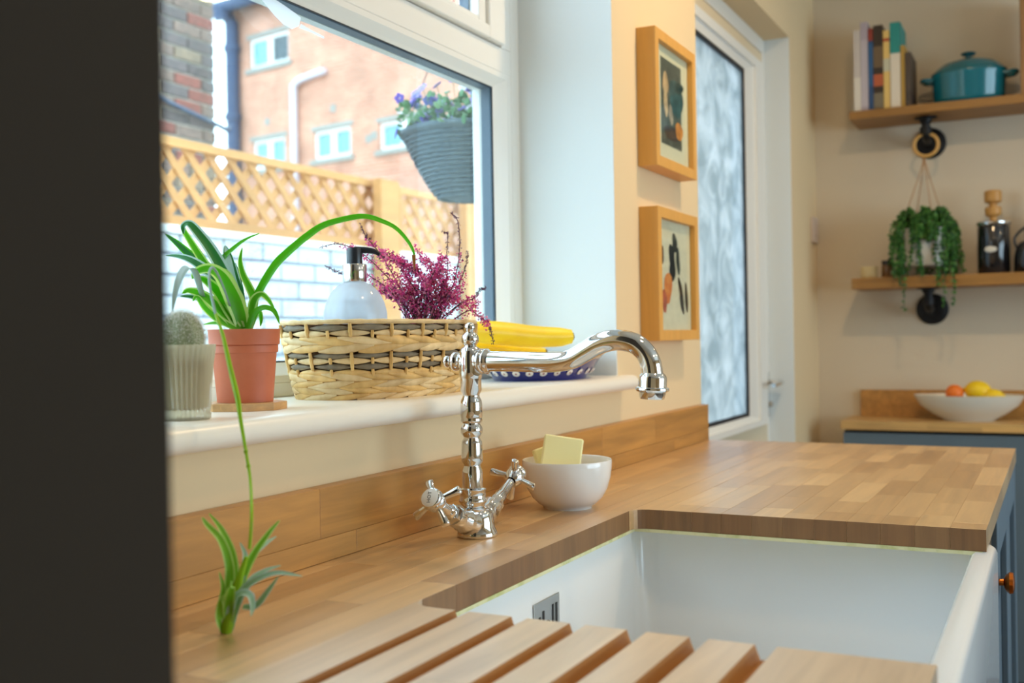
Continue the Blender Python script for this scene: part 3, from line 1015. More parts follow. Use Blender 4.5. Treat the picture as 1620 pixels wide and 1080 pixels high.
obj('dish_body', m, [mat('cream_glaze', (238, 226, 196), .2, coat=.4), BLUE, mat('patterned_glaze', (120, 84, 96), .2, coat=.4, noise=(120, (226, 206, 170), .45, .6))], dt, smooth=True, ang=60)
md, mc = MB(), MB()
for k in range(25):
    a = 2 * PI * k / 25
    r0 = .806; z0 = .0150
    c_ = Vector((dx + A_ * r0 * math.cos(a), dy + B_ * r0 * math.sin(a), SZ + z0 - .001))
    nn = Vector((math.cos(a) / A_, math.sin(a) / B_, 0)).normalized(); nn = (nn + Vector((0, 0, -.85))).normalized()
    md.ball(c_ + nn * .0008, (.0066, .0066, .0012), 12, 4, axis=nn)
    mc.ball(c_ + nn * .0019, (.0020, .0020, .0006), 8, 4, axis=nn)
obj('white_dots', md, mat('white_slip', (240, 230, 220), .25), dt, smooth=True)
obj('red_centres', mc, mat('red_slip', (150, 60, 50), .3), dt, smooth=True)
BAN = mat('banana_skin', (250, 214, 20), .42, noise=(22, (240, 196, 10), .35, .7))
BTIP = mat('banana_tip', (110, 92, 40), .7)


def banana(label, pts, rads, rough_top=1.0):
    pts = bez(pts, 5)
    n = len(pts)
    R_ = []
    for i in range(n):
        f_ = i / (n - 1) * (len(rads) - 1)
        k = min(int(f_), len(rads) - 2)
        R_.append(rads[k] + (rads[k + 1] - rads[k]) * (f_ - k))
    m = MB()
    loops = []
    a = None
    for i, p in enumerate(pts):
        t = (pts[min(i + 1, n - 1)] - pts[max(i - 1, 0)]).normalized()
        if a is None: a = t.cross(Vector((0, 0, 1))).normalized()
        a = (a - t * a.dot(t)).normalized()
        b = t.cross(a)
        lp = []
        for k in range(20):
            th = 2 * PI * k / 20
            rr = R_[i] * (1 + .045 * math.cos(5 * th))
            lp.append(p + rr * (math.cos(th) * a + math.sin(th) * b))
        loops.append(lp)
    m.loft(loops)
    root = thing('banana', label, 'fruit', tuple(pts[n // 2]), 'bananas on the dish')
    obj('skin', m, BAN, root, smooth=True, ang=60)
    m = MB()
    m.tube([pts[-1] - (pts[-1] - pts[-2]).normalized() * .001, pts[-1] + (pts[-1] - pts[-2]).normalized() * .004], [R_[-1] * .9, R_[-1] * .6], 8)
    m.tube([pts[0], pts[0] + (pts[0] - pts[1]).normalized() * .008], [R_[0], R_[0] * .8], 8)
    obj('tips', m, BTIP, root, smooth=True)
    return root


banana('thick yellow banana lying uppermost on the blue dish',
       [P(722, 525, 1.78), P(745, 524, 1.79), P(790, 527, 1.82), (P(840, 532, 1.85)), P(880, 533, 1.87), P(903, 532, 1.88)], [.006, .015, .0195, .0195, .018, .0165, .012])
banana('yellow banana half hidden under the uppermost one on the dish',
       [P(720, 543, 1.83), P(745, 546, 1.85), P(790, 552, 1.875), P(830, 556, 1.89), P(862, 556, 1.90)], [.006, .012, .016, .015, .012, .006])

# ============================================================ SPIDER PLANT, COASTER, CACTUS
LG = leafmat('leaf_green', (110, 196, 36), .55); LP = leafmat('leaf_pale_edge', (206, 232, 150), .4); LD = leafmat('leaf_deep_green', (64, 146, 76), .45)
LW = leafmat('leaf_bluish_white', (198, 220, 214), .35); LB = leafmat('leaf_brown_tip', (170, 112, 50)); LY = leafmat('leaf_yellow_green', (160, 200, 30))
LIME = leafmat('leaf_lime', (150, 206, 66), .45); LPB = leafmat('leaf_pale_blue_green', (164, 200, 164), .4)
LGREY = leafmat('leaf_grey_green', (150, 172, 162), .3)


def leaf(pts, wid, parent, kind='green', name='leaf', fold=.28, twist=0., tip=True):
    """folded strap leaf along pts (pts: list of world points); wid: max width"""
    path = bez(pts, 6)
    n = len(path)
    m = MB()
    L0, L1, L2 = [], [], []
    loops_t, loops_b = [], []
    for i, p in enumerate(path):
        f_ = i / (n - 1)
        t = (path[min(i + 1, n - 1)] - path[max(i - 1, 0)]).normalized()
        tc_ = (CAM - p).normalized()
        nv = (tc_ * .8 + Vector((0, 0, .6))).normalized()
        s_ = t.cross(nv)
        if s_.length < .2: s_ = t.cross(Vector((.3, -.6, .2)))
        s_.normalize()
        if i and s_.dot(prevs) < 0: s_ = -s_
        prevs = s_
        nn = s_.cross(t).normalized()
        if twist:
            c_, q_ = math.cos(twist * f_), math.sin(twist * f_)
            s_, nn = s_ * c_ + nn * q_, nn * c_ - s_ * q_
        wv = wid / 2 * min(1, .55 + 1.6 * f_) * (max(1 - f_, 0) ** .55 if tip else 1) * 1.12
        wv = max(wv, .0004)
        d_ = fold * wv
        top = [p - s_ * wv + nn * d_, p - s_ * wv * .66 + nn * d_ * .5, p - nn * d_ * .2, p + s_ * wv * .66 + nn * d_ * .5, p + s_ * wv + nn * d_]
        th = -nn * .0004
        loops_t.append(top + [q + th for q in top[::-1]])
    o0 = 0
    m.loft(loops_t)
    mi = []
    nl = 10
    for k in range(n - 1):
        for i in range(nl):
            edge = i in (0, 3, 4, 5, 8, 9)
            mi.append(1 if edge else 0)
    mi += [0, 0]
    m.mi = mi
    ms = {'green': [LG, LP], 'deep': [LD, LW], 'plain': [LG, LG], 'white': [LW, LD], 'grey': [LGREY, LGREY], 'yellow': [LY, LP], 'dark': [LD, LG], 'lime': [LIME, LP], 'pale': [LPB, LW]}[kind]
    return obj(name, m, ms, parent, smooth=True, ang=80)


pcx, pcy = .939, .068
m = MB()
m.prism([(pcx + .0455 * math.cos(PI / 8 + i * PI / 4 + .25), pcy + .0455 * math.sin(PI / 8 + i * PI / 4 + .25)) for i in range(8)], SZ, SZ + .0085)
tag(obj('coaster', m, wood('coaster_wood', [(214, 168, 110), (200, 150, 92)], 0, .5, .1, .8, 2), bevel=.0006), 'octagonal light wooden coaster under the terracotta pot', 'coaster')
PZ = SZ + .0088
tp = thing('terracotta_pot', 'terracotta coloured pot with variegated spider plant on wooden coaster', 'potted plant', (pcx, pcy, PZ))
m = MB()
PH = .0805
m.lathe([(.0005, .002), (.028, .002), (.029, 0), (.0305, 0), (.0308, .004), (.0350, PH - .027), (.0352, PH - .0265), (.0368, PH - .026), (.0371, PH - .0182), (.0366, PH - .0178), (.0386, PH - .0170), (.0392, PH - .002), (.0396, PH - .001),
         (.0396, PH), (.0372, PH), (.0365, PH - .012), (.0005, PH - .012)], (pcx, pcy, PZ), n=48)
obj('pot', m, TERRA, tp, smooth=True, ang=35)
m = MB()
m.ball((pcx, pcy, PZ + PH - .012), (.036, .036, .004), 20, 6)
obj('soil', m, SOIL, tp, smooth=True)
BD = (Vector((pcx, pcy, PZ + PH)) - CAM).dot(FWD)   # depth of the crown


def pl_(px, d0, d1):
    n_ = len(px)
    return [P(u, v, BD + d0 + (d1 - d0) * (i / (n_ - 1))) for i, (u, v) in enumerate(px)]


K = .7e-3   # metres per photo pixel here
leaves = [
    ([(390, 520), (395, 497), (409, 463), (433, 423), (455, 400), (486, 374), (514, 356), (555, 345), (580, 343), (604, 350), (626, 361), (644, 380), (654, 398), (656, 414)], 11, 'plain', .0, .06, 'long_leaf'),
    ([(381, 520), (374, 474), (366, 441), (361, 410), (356, 388)], 17, 'white', .01, .03, 0),
    ([(383, 520), (376, 480), (355, 434), (333, 395), (311, 366), (299, 354), (290, 358), (290, 370)], 14, 'deep', .0, .01, 0),
    ([(378, 520), (345, 450), (322, 415), (303, 385), (290, 362), (296, 352)], 10, 'green', .02, .03, 0),
    ([(377, 520), (350, 455), (324, 421), (300, 403), (280, 385), (262, 370)], 13, 'dark', .02, .04, 0),
    ([(374, 518), (348, 450), (322, 425), (300, 411), (280, 405), (262, 404)], 12, 'deep', .0, .03, 0),
    ([(384, 520), (378, 495), (366, 466), (350, 438), (331, 426), (312, 430), (304, 441)], 19, 'green', -.01, -.03, 0),
    ([(380, 520), (366, 494), (345, 462), (325, 444), (308, 438)], 15, 'green', -.012, -.02, 0),
    ([(376, 520), (350, 492), (322, 468), (300, 460), (288, 464)], 13, 'green', -.015, -.03, 0),
    ([(372, 518), (352, 500), (325, 478), (305, 470), (285, 468)], 10, 'deep', -.01, -.02, 0),
    ([(386, 518), (360, 440), (352, 412), (368, 394), (388, 379), (410, 369)], 6, 'plain', .02, .03, 0),
    ([(394, 520), (402, 478), (394, 455), (384, 434), (380, 413), (383, 392)], 9, 'green', .01, .02, 0),
    ([(394, 520), (400, 480), (412, 466), (424, 474), (435, 491)], 9, 'green', .0, .01, 0),
    ([(392, 520), (401, 498), (416, 487), (431, 490), (438, 500), (442, 512)], 7, 'plain', -.012, -.02, 0),
    ([(396, 520), (404, 498), (410, 494), (413, 505), (412, 516)], 7, 'green', .01, .015, 0),
    ([(375, 520), (378, 500), (381, 470), (377, 440), (372, 415)], 9, 'white', .015, .03, 0),
    ([(372, 520), (345, 505), (325, 488), (312, 470), (305, 476)], 9, 'green', -.02, -.035, 0),
    ([(386, 520), (376, 492), (372, 462), (362, 436), (352, 424)], 11, 'green', -.005, -.01, 0),
    ([(374, 520), (356, 512), (338, 511), (322, 513)], 7, 'green', .01, .02, 0)]
for px, wpx, kd, d0, d1, nm in leaves:
    leaf(pl_(px, d0, d1), wpx * K * (1.4 if nm else 1.75), tp, kd, 'leaf' if not nm else nm)
m = MB()
a, b = P(654.5, 403, BD + .055), P(656, 427, BD + .06)
m.tube([a, a.lerp(b, .5), b], [.0025, .0018, .0003], 6)
obj('brown_leaf_tip', m, LB, tp, smooth=True)
# runner that arches over and hangs down to the plantlet lying on the worktop
PD = .905
rp = [P(372, 508, BD + .01), P(352, 450, BD - .06), P(338, 424, BD - .13), P(331, 432, BD - .16), P(333, 460, BD - .18), P(341, 497, BD - .2)]
rp2 = [P(341, 497, BD - .2), P(352, 528, BD - .21), P(365, 585, BD - .22), P(376, 631, BD - .23), P(380, 660, BD - .235), P(389, 714, BD - .24), P(396, 760, BD - .255), P(398, 815, PD + .005), P(395, 868, PD)]
m = MB(); q = bez(rp, 6); m.tube(q, .0013, 8); obj('runner', m, LGREY, tp, smooth=True)
m = MB(); q = bez(rp2, 6); m.tube(q, [.0014 + .0012 * math.exp(-((i - 16) / 9) ** 2) for i in range(len(q))], 8)
for (u, v) in ((365.5, 583), (376.5, 633), (389.5, 716), (393.5, 735)):
    d = min(q, key=lambda p: (p - P(u, v, (p - CAM).dot(FWD))).length)
    m.ball(d, (.002, .002, .0028))
obj('runner', m, LY, tp, smooth=True)
pz = P(357, 1000, PD)
pt = MB(); pt.tube([P(357, 1000, PD), P(360, 985, PD), P(366, 960, PD), P(376, 925, PD), P(390, 880, PD)], [.0045, .0055, .005, .004, .0018], 10)
pl0 = obj('plantlet', pt, LY, tp, smooth=True)
KP = PD / FPX
for px, wpx, kd, d1 in [
        ([(356, 1000), (362, 935), (363, 895), (350, 855), (328, 830), (320, 818)], 13, 'lime', .03), ([(360, 1000), (370, 930), (368, 880), (352, 840), (331, 812)], 13, 'lime', .05),
        ([(362, 1000), (380, 925), (400, 880), (424, 845), (442, 823)], 12, 'lime', .02), ([(366, 995), (385, 915), (402, 878), (420, 860), (437, 848)], 9, 'pale', .04),
        ([(366, 985), (385, 935), (410, 915), (440, 906), (478, 911)], 11, 'pale', -.02), ([(372, 965), (395, 920), (418, 903), (444, 894)], 8, 'pale', .02),
        ([(360, 995), (368, 955), (382, 938), (396, 942), (400, 958), (397, 974)], 12, 'pale', -.04), ([(384, 960), (405, 958), (424, 935), (440, 912)], 10, 'pale', -.01),
        ([(355, 1000), (350, 960), (353, 930), (347, 905)], 9, 'lime', .0), ([(378, 930), (386, 900), (388, 878), (380, 858)], 9, 'pale', .03),
        ([(358, 1000), (362, 960), (366, 935), (366, 918)], 16, 'lime', -.02), ([(354, 1000), (348, 975), (350, 952), (356, 940)], 12, 'lime', -.02)]:
    n_ = len(px)
    leaf([P(u, v, PD + d1 * (i / (n_ - 1))) for i, (u, v) in enumerate(px)], wpx * KP * 1.4, pl0, kd)

# cactus in a ribbed glass, a grey leafed plant behind it
gx, gy = .800, .026
GH = .0735
gp = thing('ribbed_glass_pot', 'clear ribbed glass pot with white hairy cactus at the left', 'potted plant', (gx, gy, SZ))
RG = glassmat('ribbed_glass', (244, 242, 226), .25, .05, frost=.5, frostcol=(246, 240, 222))
m = MB()
loops = []
NR = 36


def gl(r, z, amp):
    return [Vector((gx + (r + amp * math.cos(NR * 2 * PI * i / 144)) * math.cos(2 * PI * i / 144), gy + (r + amp * math.cos(NR * 2 * PI * i / 144)) * math.sin(2 * PI * i / 144), SZ + z)) for i in range(144)]


loops = [gl(.0245, 0, 0), gl(.0258, .0015, .0001), gl(.0256, .006, .0006), gl(.0250, .007, .0002), gl(.0250, .0095, .0006), gl(.0250, .013, .0013), gl(.0258, .03, .0014), gl(.0276, .052, .0014), gl(.0302, .068, .0011), gl(.0315, .0725, .0002), gl(.0316, GH, 0),
         gl(.0298, GH, 0), gl(.0286, .066, 0), gl(.026, .05, 0), gl(.0238, .03, 0), gl(.0228, .010, 0), gl(.001, .009, 0)]
m.loft(loops)
obj('ribbed_glass', m, RG, gp, smooth=True, ang=70)
m = MB(); m.lathe([(.0005, .0105), (.0218, .0105), (.0226, .03), (.0244, .05), (.0262, .060), (.0005, .061)], (gx, gy, SZ), n=32)
obj('grit', m, mat('brown_grit', (186, 164, 128), .9, noise=(400, (130, 108, 82), .4, .6)), gp, smooth=True)
m = MB()
CXc = Vector((gx, gy, SZ + .080))
cr = .0205
loops = []
for k in range(13):
    t = -PI / 2 + PI * k / 12
    loops.append([CXc + Vector(((cr * max(math.cos(t), .01) * (1 + .04 * math.cos(10 * a))) * math.cos(a), (cr * max(math.cos(t), .01) * (1 + .04 * math.cos(10 * a))) * math.sin(a), cr * 1.25 * math.sin(t))) for a in [2 * PI * i / 60 for i in range(60)]])
m.loft(loops)
obj('cactus', m, mat('cactus_grey_green', (138, 146, 112), .8), gp, smooth=True)
m = MB()
for _ in range(2600):
    dv = Vector((random.gauss(0, 1), random.gauss(0, 1), random.gauss(0, 1) + .3)).normalized()
    p0 = CXc + Vector((dv.x * cr, dv.y * cr, dv.z * cr * 1.25))
    d2 = (dv + Vector((random.gauss(0, .5), random.gauss(0, .5), random.gauss(0, .5)))).normalized()
    l_ = random.uniform(.003, .0065)
    m.tube([p0, p0 + d2 * l_ * .5, p0 + (d2 + Vector((random.gauss(0, .4), random.gauss(0, .4), random.gauss(0, .4)))).normalized() * l_], [.00012, .0001, .00003], 3)
o = obj('white_hairs', m, mat('cactus_hair', (232, 228, 220), .7), gp); o['kind'] = 'stuff'
# leaf arching down in front of the cactus belongs to the spider plant
leaf([P(320, 470, BD - .02), P(308, 432, BD - .08), P(296, 424, BD - .12), P(284, 440, BD - .17), P(277, 465, BD - .2), P(273, 492, BD - .22)], 15 * K, tp, 'grey')

# fallen petal on the sill
pp = P(447, 622, 1.20)
r_ = pp - CAM
pp = CAM + r_ * ((SZ + .0008 - CAM.z) / r_.z)
m = MB(); m.ball((min(pp.x, 1.6), min(pp.y, .18), SZ + .0012), (.006, .003, .0012), 8, 4)
tag(obj('fallen_petal', m, MAG, smooth=True), 'single purple petal fallen on the white sill beside the basket', 'petal')

# ============================================================ PICTURES


def picture(z0, z1, label, prints):
    X0, X1, Dp = 2.030, 2.292, .04
    y0 = -Dp
    t = thing('framed_picture', label, 'picture', ((X0 + X1) / 2, 0, z0))
    m = MB()
    loops = []
    fw = .021
    for off, y in ((0, -.0005), (0, y0), (fw, y0), (fw, y0 + .012)):
        loops.append([Vector((x, y, z)) for x, z in ((X0 + off, z0 + off), (X1 - off, z0 + off), (X1 - off, z1 - off), (X0 + off, z1 - off))])
    m.loft(loops, False, False)
    obj('frame', m, FRAMEW, t, bevel=.0008)
    m = MB(); m.box(X0 + .004, X1 - .004, y0 + .0125, y0 + .0145, z0 + .004, z1 - .004)
    mt = obj('mount', m, mat('cream_mount', (246, 232, 198), .8), t)
    m = MB(); m.box(X0 + fw - .001, X1 - fw + .001, y0 + .0095, y0 + .0105, z0 + fw - .001, z1 - fw + .001); obj('pane', m, GLASS, t)
    for k, (nm, rgb, cx, cz, rx, rz, rot) in enumerate(prints):
        m = MB()
        cx = X0 + (X1 - X0) * cx; cz = z0 + (z1 - z0) * cz
        yy = y0 + .0122 - k * .00012
        if nm == 'print':
            m.box(cx - rx, cx + rx, yy - .0001, yy + .0001, cz - rz, cz + rz)
        else:
            pts = [(math.cos(a) * rx * (1 + .12 * math.sin(3 * a + k)), math.sin(a) * rz * (1 + .1 * math.cos(2 * a + k))) for a in [2 * PI * i / 20 for i in range(20)]]
            c_, s_ = math.cos(rot), math.sin(rot)
            pts = [(cx + x * c_ - z * s_, cz + x * s_ + z * c_) for x, z in pts]
            m.loft([[Vector((x, yy + d, z)) for x, z in pts] for d in (.00005, -.00005)])
        obj(nm, m, mat(nm, rgb, .6, noise=(40, [min(255, c * (1.02 if min(rgb) > 150 else 1.25) + 4) for c in rgb], .4, .65)), mt)


picture(.578, .852, 'upper wooden box frame with a dark teal still life print',
        [('print', (84, 86, 76), .50, .52, .066, .088, 0), ('printed_shape', (58, 84, 84), .62, .58, .045, .040, 0), ('printed_shape', (40, 62, 60), .70, .68, .028, .012, .2), ('printed_shape', (196, 158, 116), .36, .66, .018, .022, 0), ('printed_shape', (206, 170, 130), .36, .52, .012, .030, .15),
         ('printed_shape', (168, 150, 130), .48, .44, .012, .022, .4), ('printed_shape', (70, 56, 50), .50, .30, .05, .016, 0), ('printed_shape', (206, 128, 58), .68, .34, .024, .020, 0)])
picture(.231, .4975, 'lower wooden box frame with dark leaf and orange shapes on cream',
        [('print', (240, 226, 196), .5, .5, .094, .112, 0), ('printed_shape', (34, 36, 36), .44, .66, .018, .024, .1), ('printed_shape', (44, 48, 46), .52, .76, .016, .020, .2), ('printed_shape', (28, 30, 32), .46, .56, .020, .026, -.1), ('printed_shape', (92, 62, 58), .22, .65, .008, .018, 0), ('printed_shape', (60, 66, 60), .60, .62, .012, .03, .2),
         ('printed_shape', (236, 128, 66), .34, .40, .024, .036, -.25), ('printed_shape', (176, 84, 60), .25, .30, .014, .026, .1), ('printed_shape', (46, 38, 34), .66, .38, .010, .034, .45), ('printed_shape', (52, 44, 40), .80, .34, .010, .030, .1), ('printed_shape', (44, 40, 40), .68, .28, .008, .022, .6)])
m = MB(); m.box(3.70, 3.78, -.010, -.0003, .545, .630); m.box(3.725, 3.755, -.014, -.010, .57, .605)
tag(obj('light_switch', m, mat('switch_plastic', (206, 188, 176), .4), bevel=.001), 'pale light switch plate by the corner beyond the back door', 'switch')

# ============================================================ FAR WALL: SHELVES
XB = 3.8
YL = -.146


def shelf(z0, z1, label):
    t = thing('wall_shelf', label, 'shelf', (3.7, -.9, z0))
    m = MB(); m.box(3.60, XB - .0005, -1.7, YL, z0, z1)
    obj('board', m, SHELFW, t, bevel=.002)
    return t


def bracket(z, label):
    yb = -.3695
    t = thing('pipe_bracket', label, 'bracket', (XB, yb, z))
    m = MB(); m.lathe([(.049, .0005), (.051, .003), (.050, .008), (.047, .010), (.020, .012), (.018, .024), (.0005, .024)], (XB, yb, z), (-1, 0, 0), 28)
    for q in range(4):
        a = q * PI / 2 + PI / 4
        m.lathe([(.006, .008), (.006, .0125), (.0005, .0135)], (XB, yb + .035 * math.cos(a), z + .035 * math.sin(a)), (-1, 0, 0), 8)
    obj('wall_flange', m, IRON, t, smooth=True, ang=40)
    m = MB()
    top = z + .066
    m.tube(bez([(XB - .012, yb, z), (XB - .07, yb, z), (XB - .105, yb, z + .004), (XB - .118, yb, z + .022), (XB - .12, yb, z + .04), (XB - .12, yb, top)], 4), .0135, 14)
    m.tube([(XB - .12, yb, z + .012), (XB - .12, yb, z + .034)], .018, 14)
    obj('pipe', m, IRON, t, smooth=True)
    m = MB(); m.lathe([(.018, -.016), (.02, -.006), (.034, -.004), (.034, -.0005), (.0005, -.0005)], (XB - .12, yb, top), (0, 0, 1), 24)
    obj('shelf_flange', m, IRON, t, smooth=True, ang=40)


shelf(.922, .949, 'upper wooden wall shelf carrying books and the teal casserole')
shelf(.378, .413, 'lower wooden wall shelf behind the trailing plant')
bracket(.922 - .0665, 'black pipe bracket under the upper wall shelf')
bracket(.378 - .0665, 'black pipe bracket under the lower wall shelf')
ZS = .9495


def book(x0, y0, y1, h, dep, rgb, label, extra=(), page=(226, 214, 190), z=ZS, tilt=0):
    t = thing('book', label, 'book', (x0 + dep / 2, (y0 + y1) / 2, z), 'books on the upper shelf')
    c = mat('book_cover', rgb, .5)
    x1 = x0 + dep
    m = MB()
    m.box(x0, x1, y0, y0 + .0018, z, z + h); m.box(x0, x1, y1 - .0018, y1, z, z + h); m.box(x0, x0 + .002, y0 + .0018, y1 - .0018, z, z + h)
    obj('cover', m, c, t)
    m = MB(); m.box(x0 + .0022, x1 - .004, y0 + .002, y1 - .002, z + .003, z + h - .004); obj('pages', m, mat('book_pages', page, .8), t)
    for (a, b, rgb2) in extra:
        m = MB(); m.box(x0 - .0006, x1 * .0 + x0 + .0018, y0 - .0002, y1 + .0002, z + h * a, z + h * b)
        m.box(x0 - .0006, x1, y0 - .0005, y0 + .0001, z + h * a, z + h * b)
        obj('spine_band', m, mat('spine_print', rgb2, .5), t)


bks = [(-.1605, -.181, .262, (206, 196, 190), 'pale grey book, first at the left end of the shelf', [(.0, .42, (226, 218, 206))]),
       (-.182, -.204, .286, (176, 164, 176), 'tall lilac-grey book, second from the left end', [(.05, .8, (190, 180, 188))]),
       (-.2055, -.2195, .262, (34, 74, 120), 'thin blue book with a red band at the top', [(.85, 1.0, (146, 54, 42)), (.3, .82, (40, 92, 140))]),
       (-.221, -.2495, .270, (52, 40, 32), 'thick dark brown book with a colourful spine', [(.28, .42, (184, 92, 56)), (.02, .2, (120, 110, 90)), (.5, .75, (110, 90, 66))]),
       (-.2515, -.2705, .250, (226, 190, 112), 'cream and yellow book left of the teal one', [(.86, .9, (176, 74, 46)), (.48, .64, (200, 196, 170))]),
       (-.2725, -.3025, .272, (226, 214, 196), 'white book with a teal top next to the casserole', [(.64, 1.0, (28, 138, 132))]),
       (-.304, -.3155, .196, (176, 138, 60), 'ochre book just right of the white and teal one', []),
       (-.317, -.334, .172, (74, 62, 54), 'short dark brown book at the right end of the row', [(.1, .3, (60, 50, 46))])]
for (a, b, h, rgb, lab, ex) in bks: book(3.622, b, a, h, .15, rgb, lab, ex)

TEAL = mat('teal_enamel', (10, 110, 128), .2, coat=.5)
cx, cy = 3.70, -.497
ca = thing('casserole_pot', 'oval teal enamel casserole with lid on the upper shelf', 'pot', (cx, cy, ZS))
sx, sy = .082, .108
m = MB(); m.lathe([(.001, .002), (.86, .002), (.93, .006), (.97, .02), (1., .084), (1.03, .092), (1.03, .097), (.99, .097), (.96, .08), (.9, .01), (.001, .008)], (cx, cy, ZS), n=40, sx=sx, sy=sy)
for s_ in (-1, 1):
    m.tube(bez([(cx - .03, cy + s_ * sy * .93, ZS + .084), (cx - .026, cy + s_ * (sy + .022), ZS + .087), (cx, cy + s_ * (sy + .030), ZS + .088), (cx + .026, cy + s_ * (sy + .022), ZS + .087), (cx + .03, cy + s_ * sy * .93, ZS + .084)], 5), .0065, 10)
obj('casserole_body', m, TEAL, ca, smooth=True, ang=45)
m = MB(); m.lathe([(1.035, .0975), (1.035, .102), (.98, .107), (.9, .116), (.7, .132), (.4, .141), (.12, .143), (.001, .143)], (cx, cy, ZS), n=40, sx=sx, sy=sy)
lid = obj('lid', m, mat('teal_enamel_lid', (12, 98, 110), .22, coat=.5), ca, smooth=True, ang=45)
m = MB(); m.lathe([(.009, .140), (.009, .152), (.021, .158), (.023, .162), (.018, .165), (.001, .166)], (cx, cy, ZS), n=24); obj('lid_knob', m, mat('dark_teal', (20, 84, 96), .3), lid, smooth=True, ang=50)
m = MB(); m.box(3.625, 3.780, -.668, -.646, ZS, ZS + .31)
tag(obj('wooden_board', m, wood('board_wood', [(150, 108, 62), (140, 98, 54)], 2, .5, .1), bevel=.003), 'upright brown wooden board at the right end of the upper shelf', 'board')
# small things on the lower shelf
ZL = .4135
m = MB(); m.lathe([(.024, 0), (.026, .003), (.026, .038), (.023, .038), (.022, .030), (.001, .030)], (3.665, -.192, ZL), n=28)
tag(obj('candle_holder', m, mat('cream_ceramic', (214, 196, 148), .4), smooth=True, ang=40), 'small cream candle holder at the left end of the lower shelf', 'candle')
t = thing('small_jar', 'little brown jar with a black lid between candle and trailing plant', 'jar', (3.70, -.245, ZL))
m = MB(); m.lathe([(.018, 0), (.020, .003), (.020, .040), (.017, .044), (.001, .044)], (3.70, -.245, ZL), n=24); obj('jar_body', m, mat('amber_jar', (120, 84, 44), .3), t, smooth=True, ang=40)
m = MB(); m.lathe([(.019, .0442), (.0195, .056), (.018, .058), (.001, .058)], (3.70, -.245, ZL), n=24); obj('jar_lid', m, BLACK, t, smooth=True, ang=40)

# hanging trailing plant
hx, hy, hz = 3.655, -.361, .444
hpl = thing('hanging_planter', 'white pot of trailing green plant hanging from the pipe bracket', 'potted plant', (hx, hy, hz))
m = MB(); m.lathe([(.001, .001), (.050, 0), (.056, .004), (.062, .05), (.066, .116), (.068, .120), (.062, .120), (.059, .105), (.001, .105)], (hx, hy, hz), n=32)
obj('pot', m, mat('grey_white_pot', (214, 214, 210), .5), hpl, smooth=True, ang=40)
m = MB(); m.ball((hx, hy, hz + .106), (.056, .056, .008), 16, 6); obj('soil', m, SOIL, hpl)
m = MB()
topk = Vector((3.682, -.3625, .80))
for q in range(4):
    a = q * PI / 2 + .5
    m.tube(bez([topk, topk + Vector((.012 * math.cos(a), .012 * math.sin(a), -.05)), (hx + .069 * math.cos(a), hy + .069 * math.sin(a), hz + .13), (hx + .0695 * math.cos(a), hy + .0695 * math.sin(a), hz + .10), (hx + .062 * math.cos(a), hy + .062 * math.sin(a), hz + .02)], 5), .0016, 6)
obj('jute_strings', m, mat('jute', (176, 132, 90), .9), hpl)
m = MB()
ringp = [Vector((3.682, -.3695 + .036 * math.cos(a), .834 + .036 * math.sin(a))) for a in [2 * PI * i / 24 for i in range(25)]]
m.tube(ringp, .0055, 8)
obj('wooden_ring', m, mat('beech_ring', (206, 160, 90), .5), hpl, smooth=True)
TG = [leafmat('trailing_green', (70, 128, 50), .25), leafmat('trailing_dark', (38, 88, 36), .2), leafmat('trailing_light', (108, 158, 76), .3)]
m = MB(); st = MB()
rnd = random.Random(3)
for k in range(74):
    a = rnd.uniform(0, 2 * PI)
    L_ = rnd.choice([.06, .09, .12, .14, .16, .10])
    if -.2 < math.sin(a + .3) and False: pass
    rr = rnd.uniform(.062, .100)
    front = math.cos(a) < 0
    p0 = Vector((hx + .03 * math.cos(a), hy + .03 * math.sin(a), hz + .115))
    p1 = Vector((hx + .06 * math.cos(a), hy + .06 * math.sin(a), hz + .150 + rnd.uniform(-.01, .035)))
    p2 = Vector((hx + rr * math.cos(a), hy + rr * math.sin(a), hz + .12 + rnd.uniform(-.02, .01)))
    if front and abs(math.sin(a)) < .55 and k % 4: L_ = .035
    if front and abs(math.sin(a)) > .45 and k % 3 == 0: L_ = rnd.uniform(.18, .26)
    if front or abs(hx + rr * math.cos(a)) < 3.60: pass
    bottom = p2.z - L_
    if not front: bottom = max(bottom, ZL + .015)
    if front and bottom < ZL + .02: p2.x = min(p2.x, 3.582)
    p3 = Vector((p2.x + rnd.uniform(-.006, .004), p2.y + rnd.uniform(-.01, .01), (p2.z + bottom) / 2))
    p4 = Vector((p3.x + rnd.uniform(-.004, .002), p3.y + rnd.uniform(-.01, .01), bottom))
    path = bez([p0, p1, p2, p3, p4], 7)
    st.tube(path, .0009, 4)
    for i in range(3, len(path)):
        for _ in range(3):
            dv = Vector((rnd.gauss(0, 1), rnd.gauss(0, 1), rnd.gauss(0, .7))).normalized()
            m.ball(path[i] + dv * rnd.uniform(.003, .008), (.0042, .0022, .0058), 5, 4, rnd.choice([0, 0, 1, 1, 2]), (dv + Vector((0, 0, -.8))).normalized())
obj('vines', st, TG[1], hpl)
o = obj('vine_leaves', m, TG, hpl); o['kind'] = 'stuff'

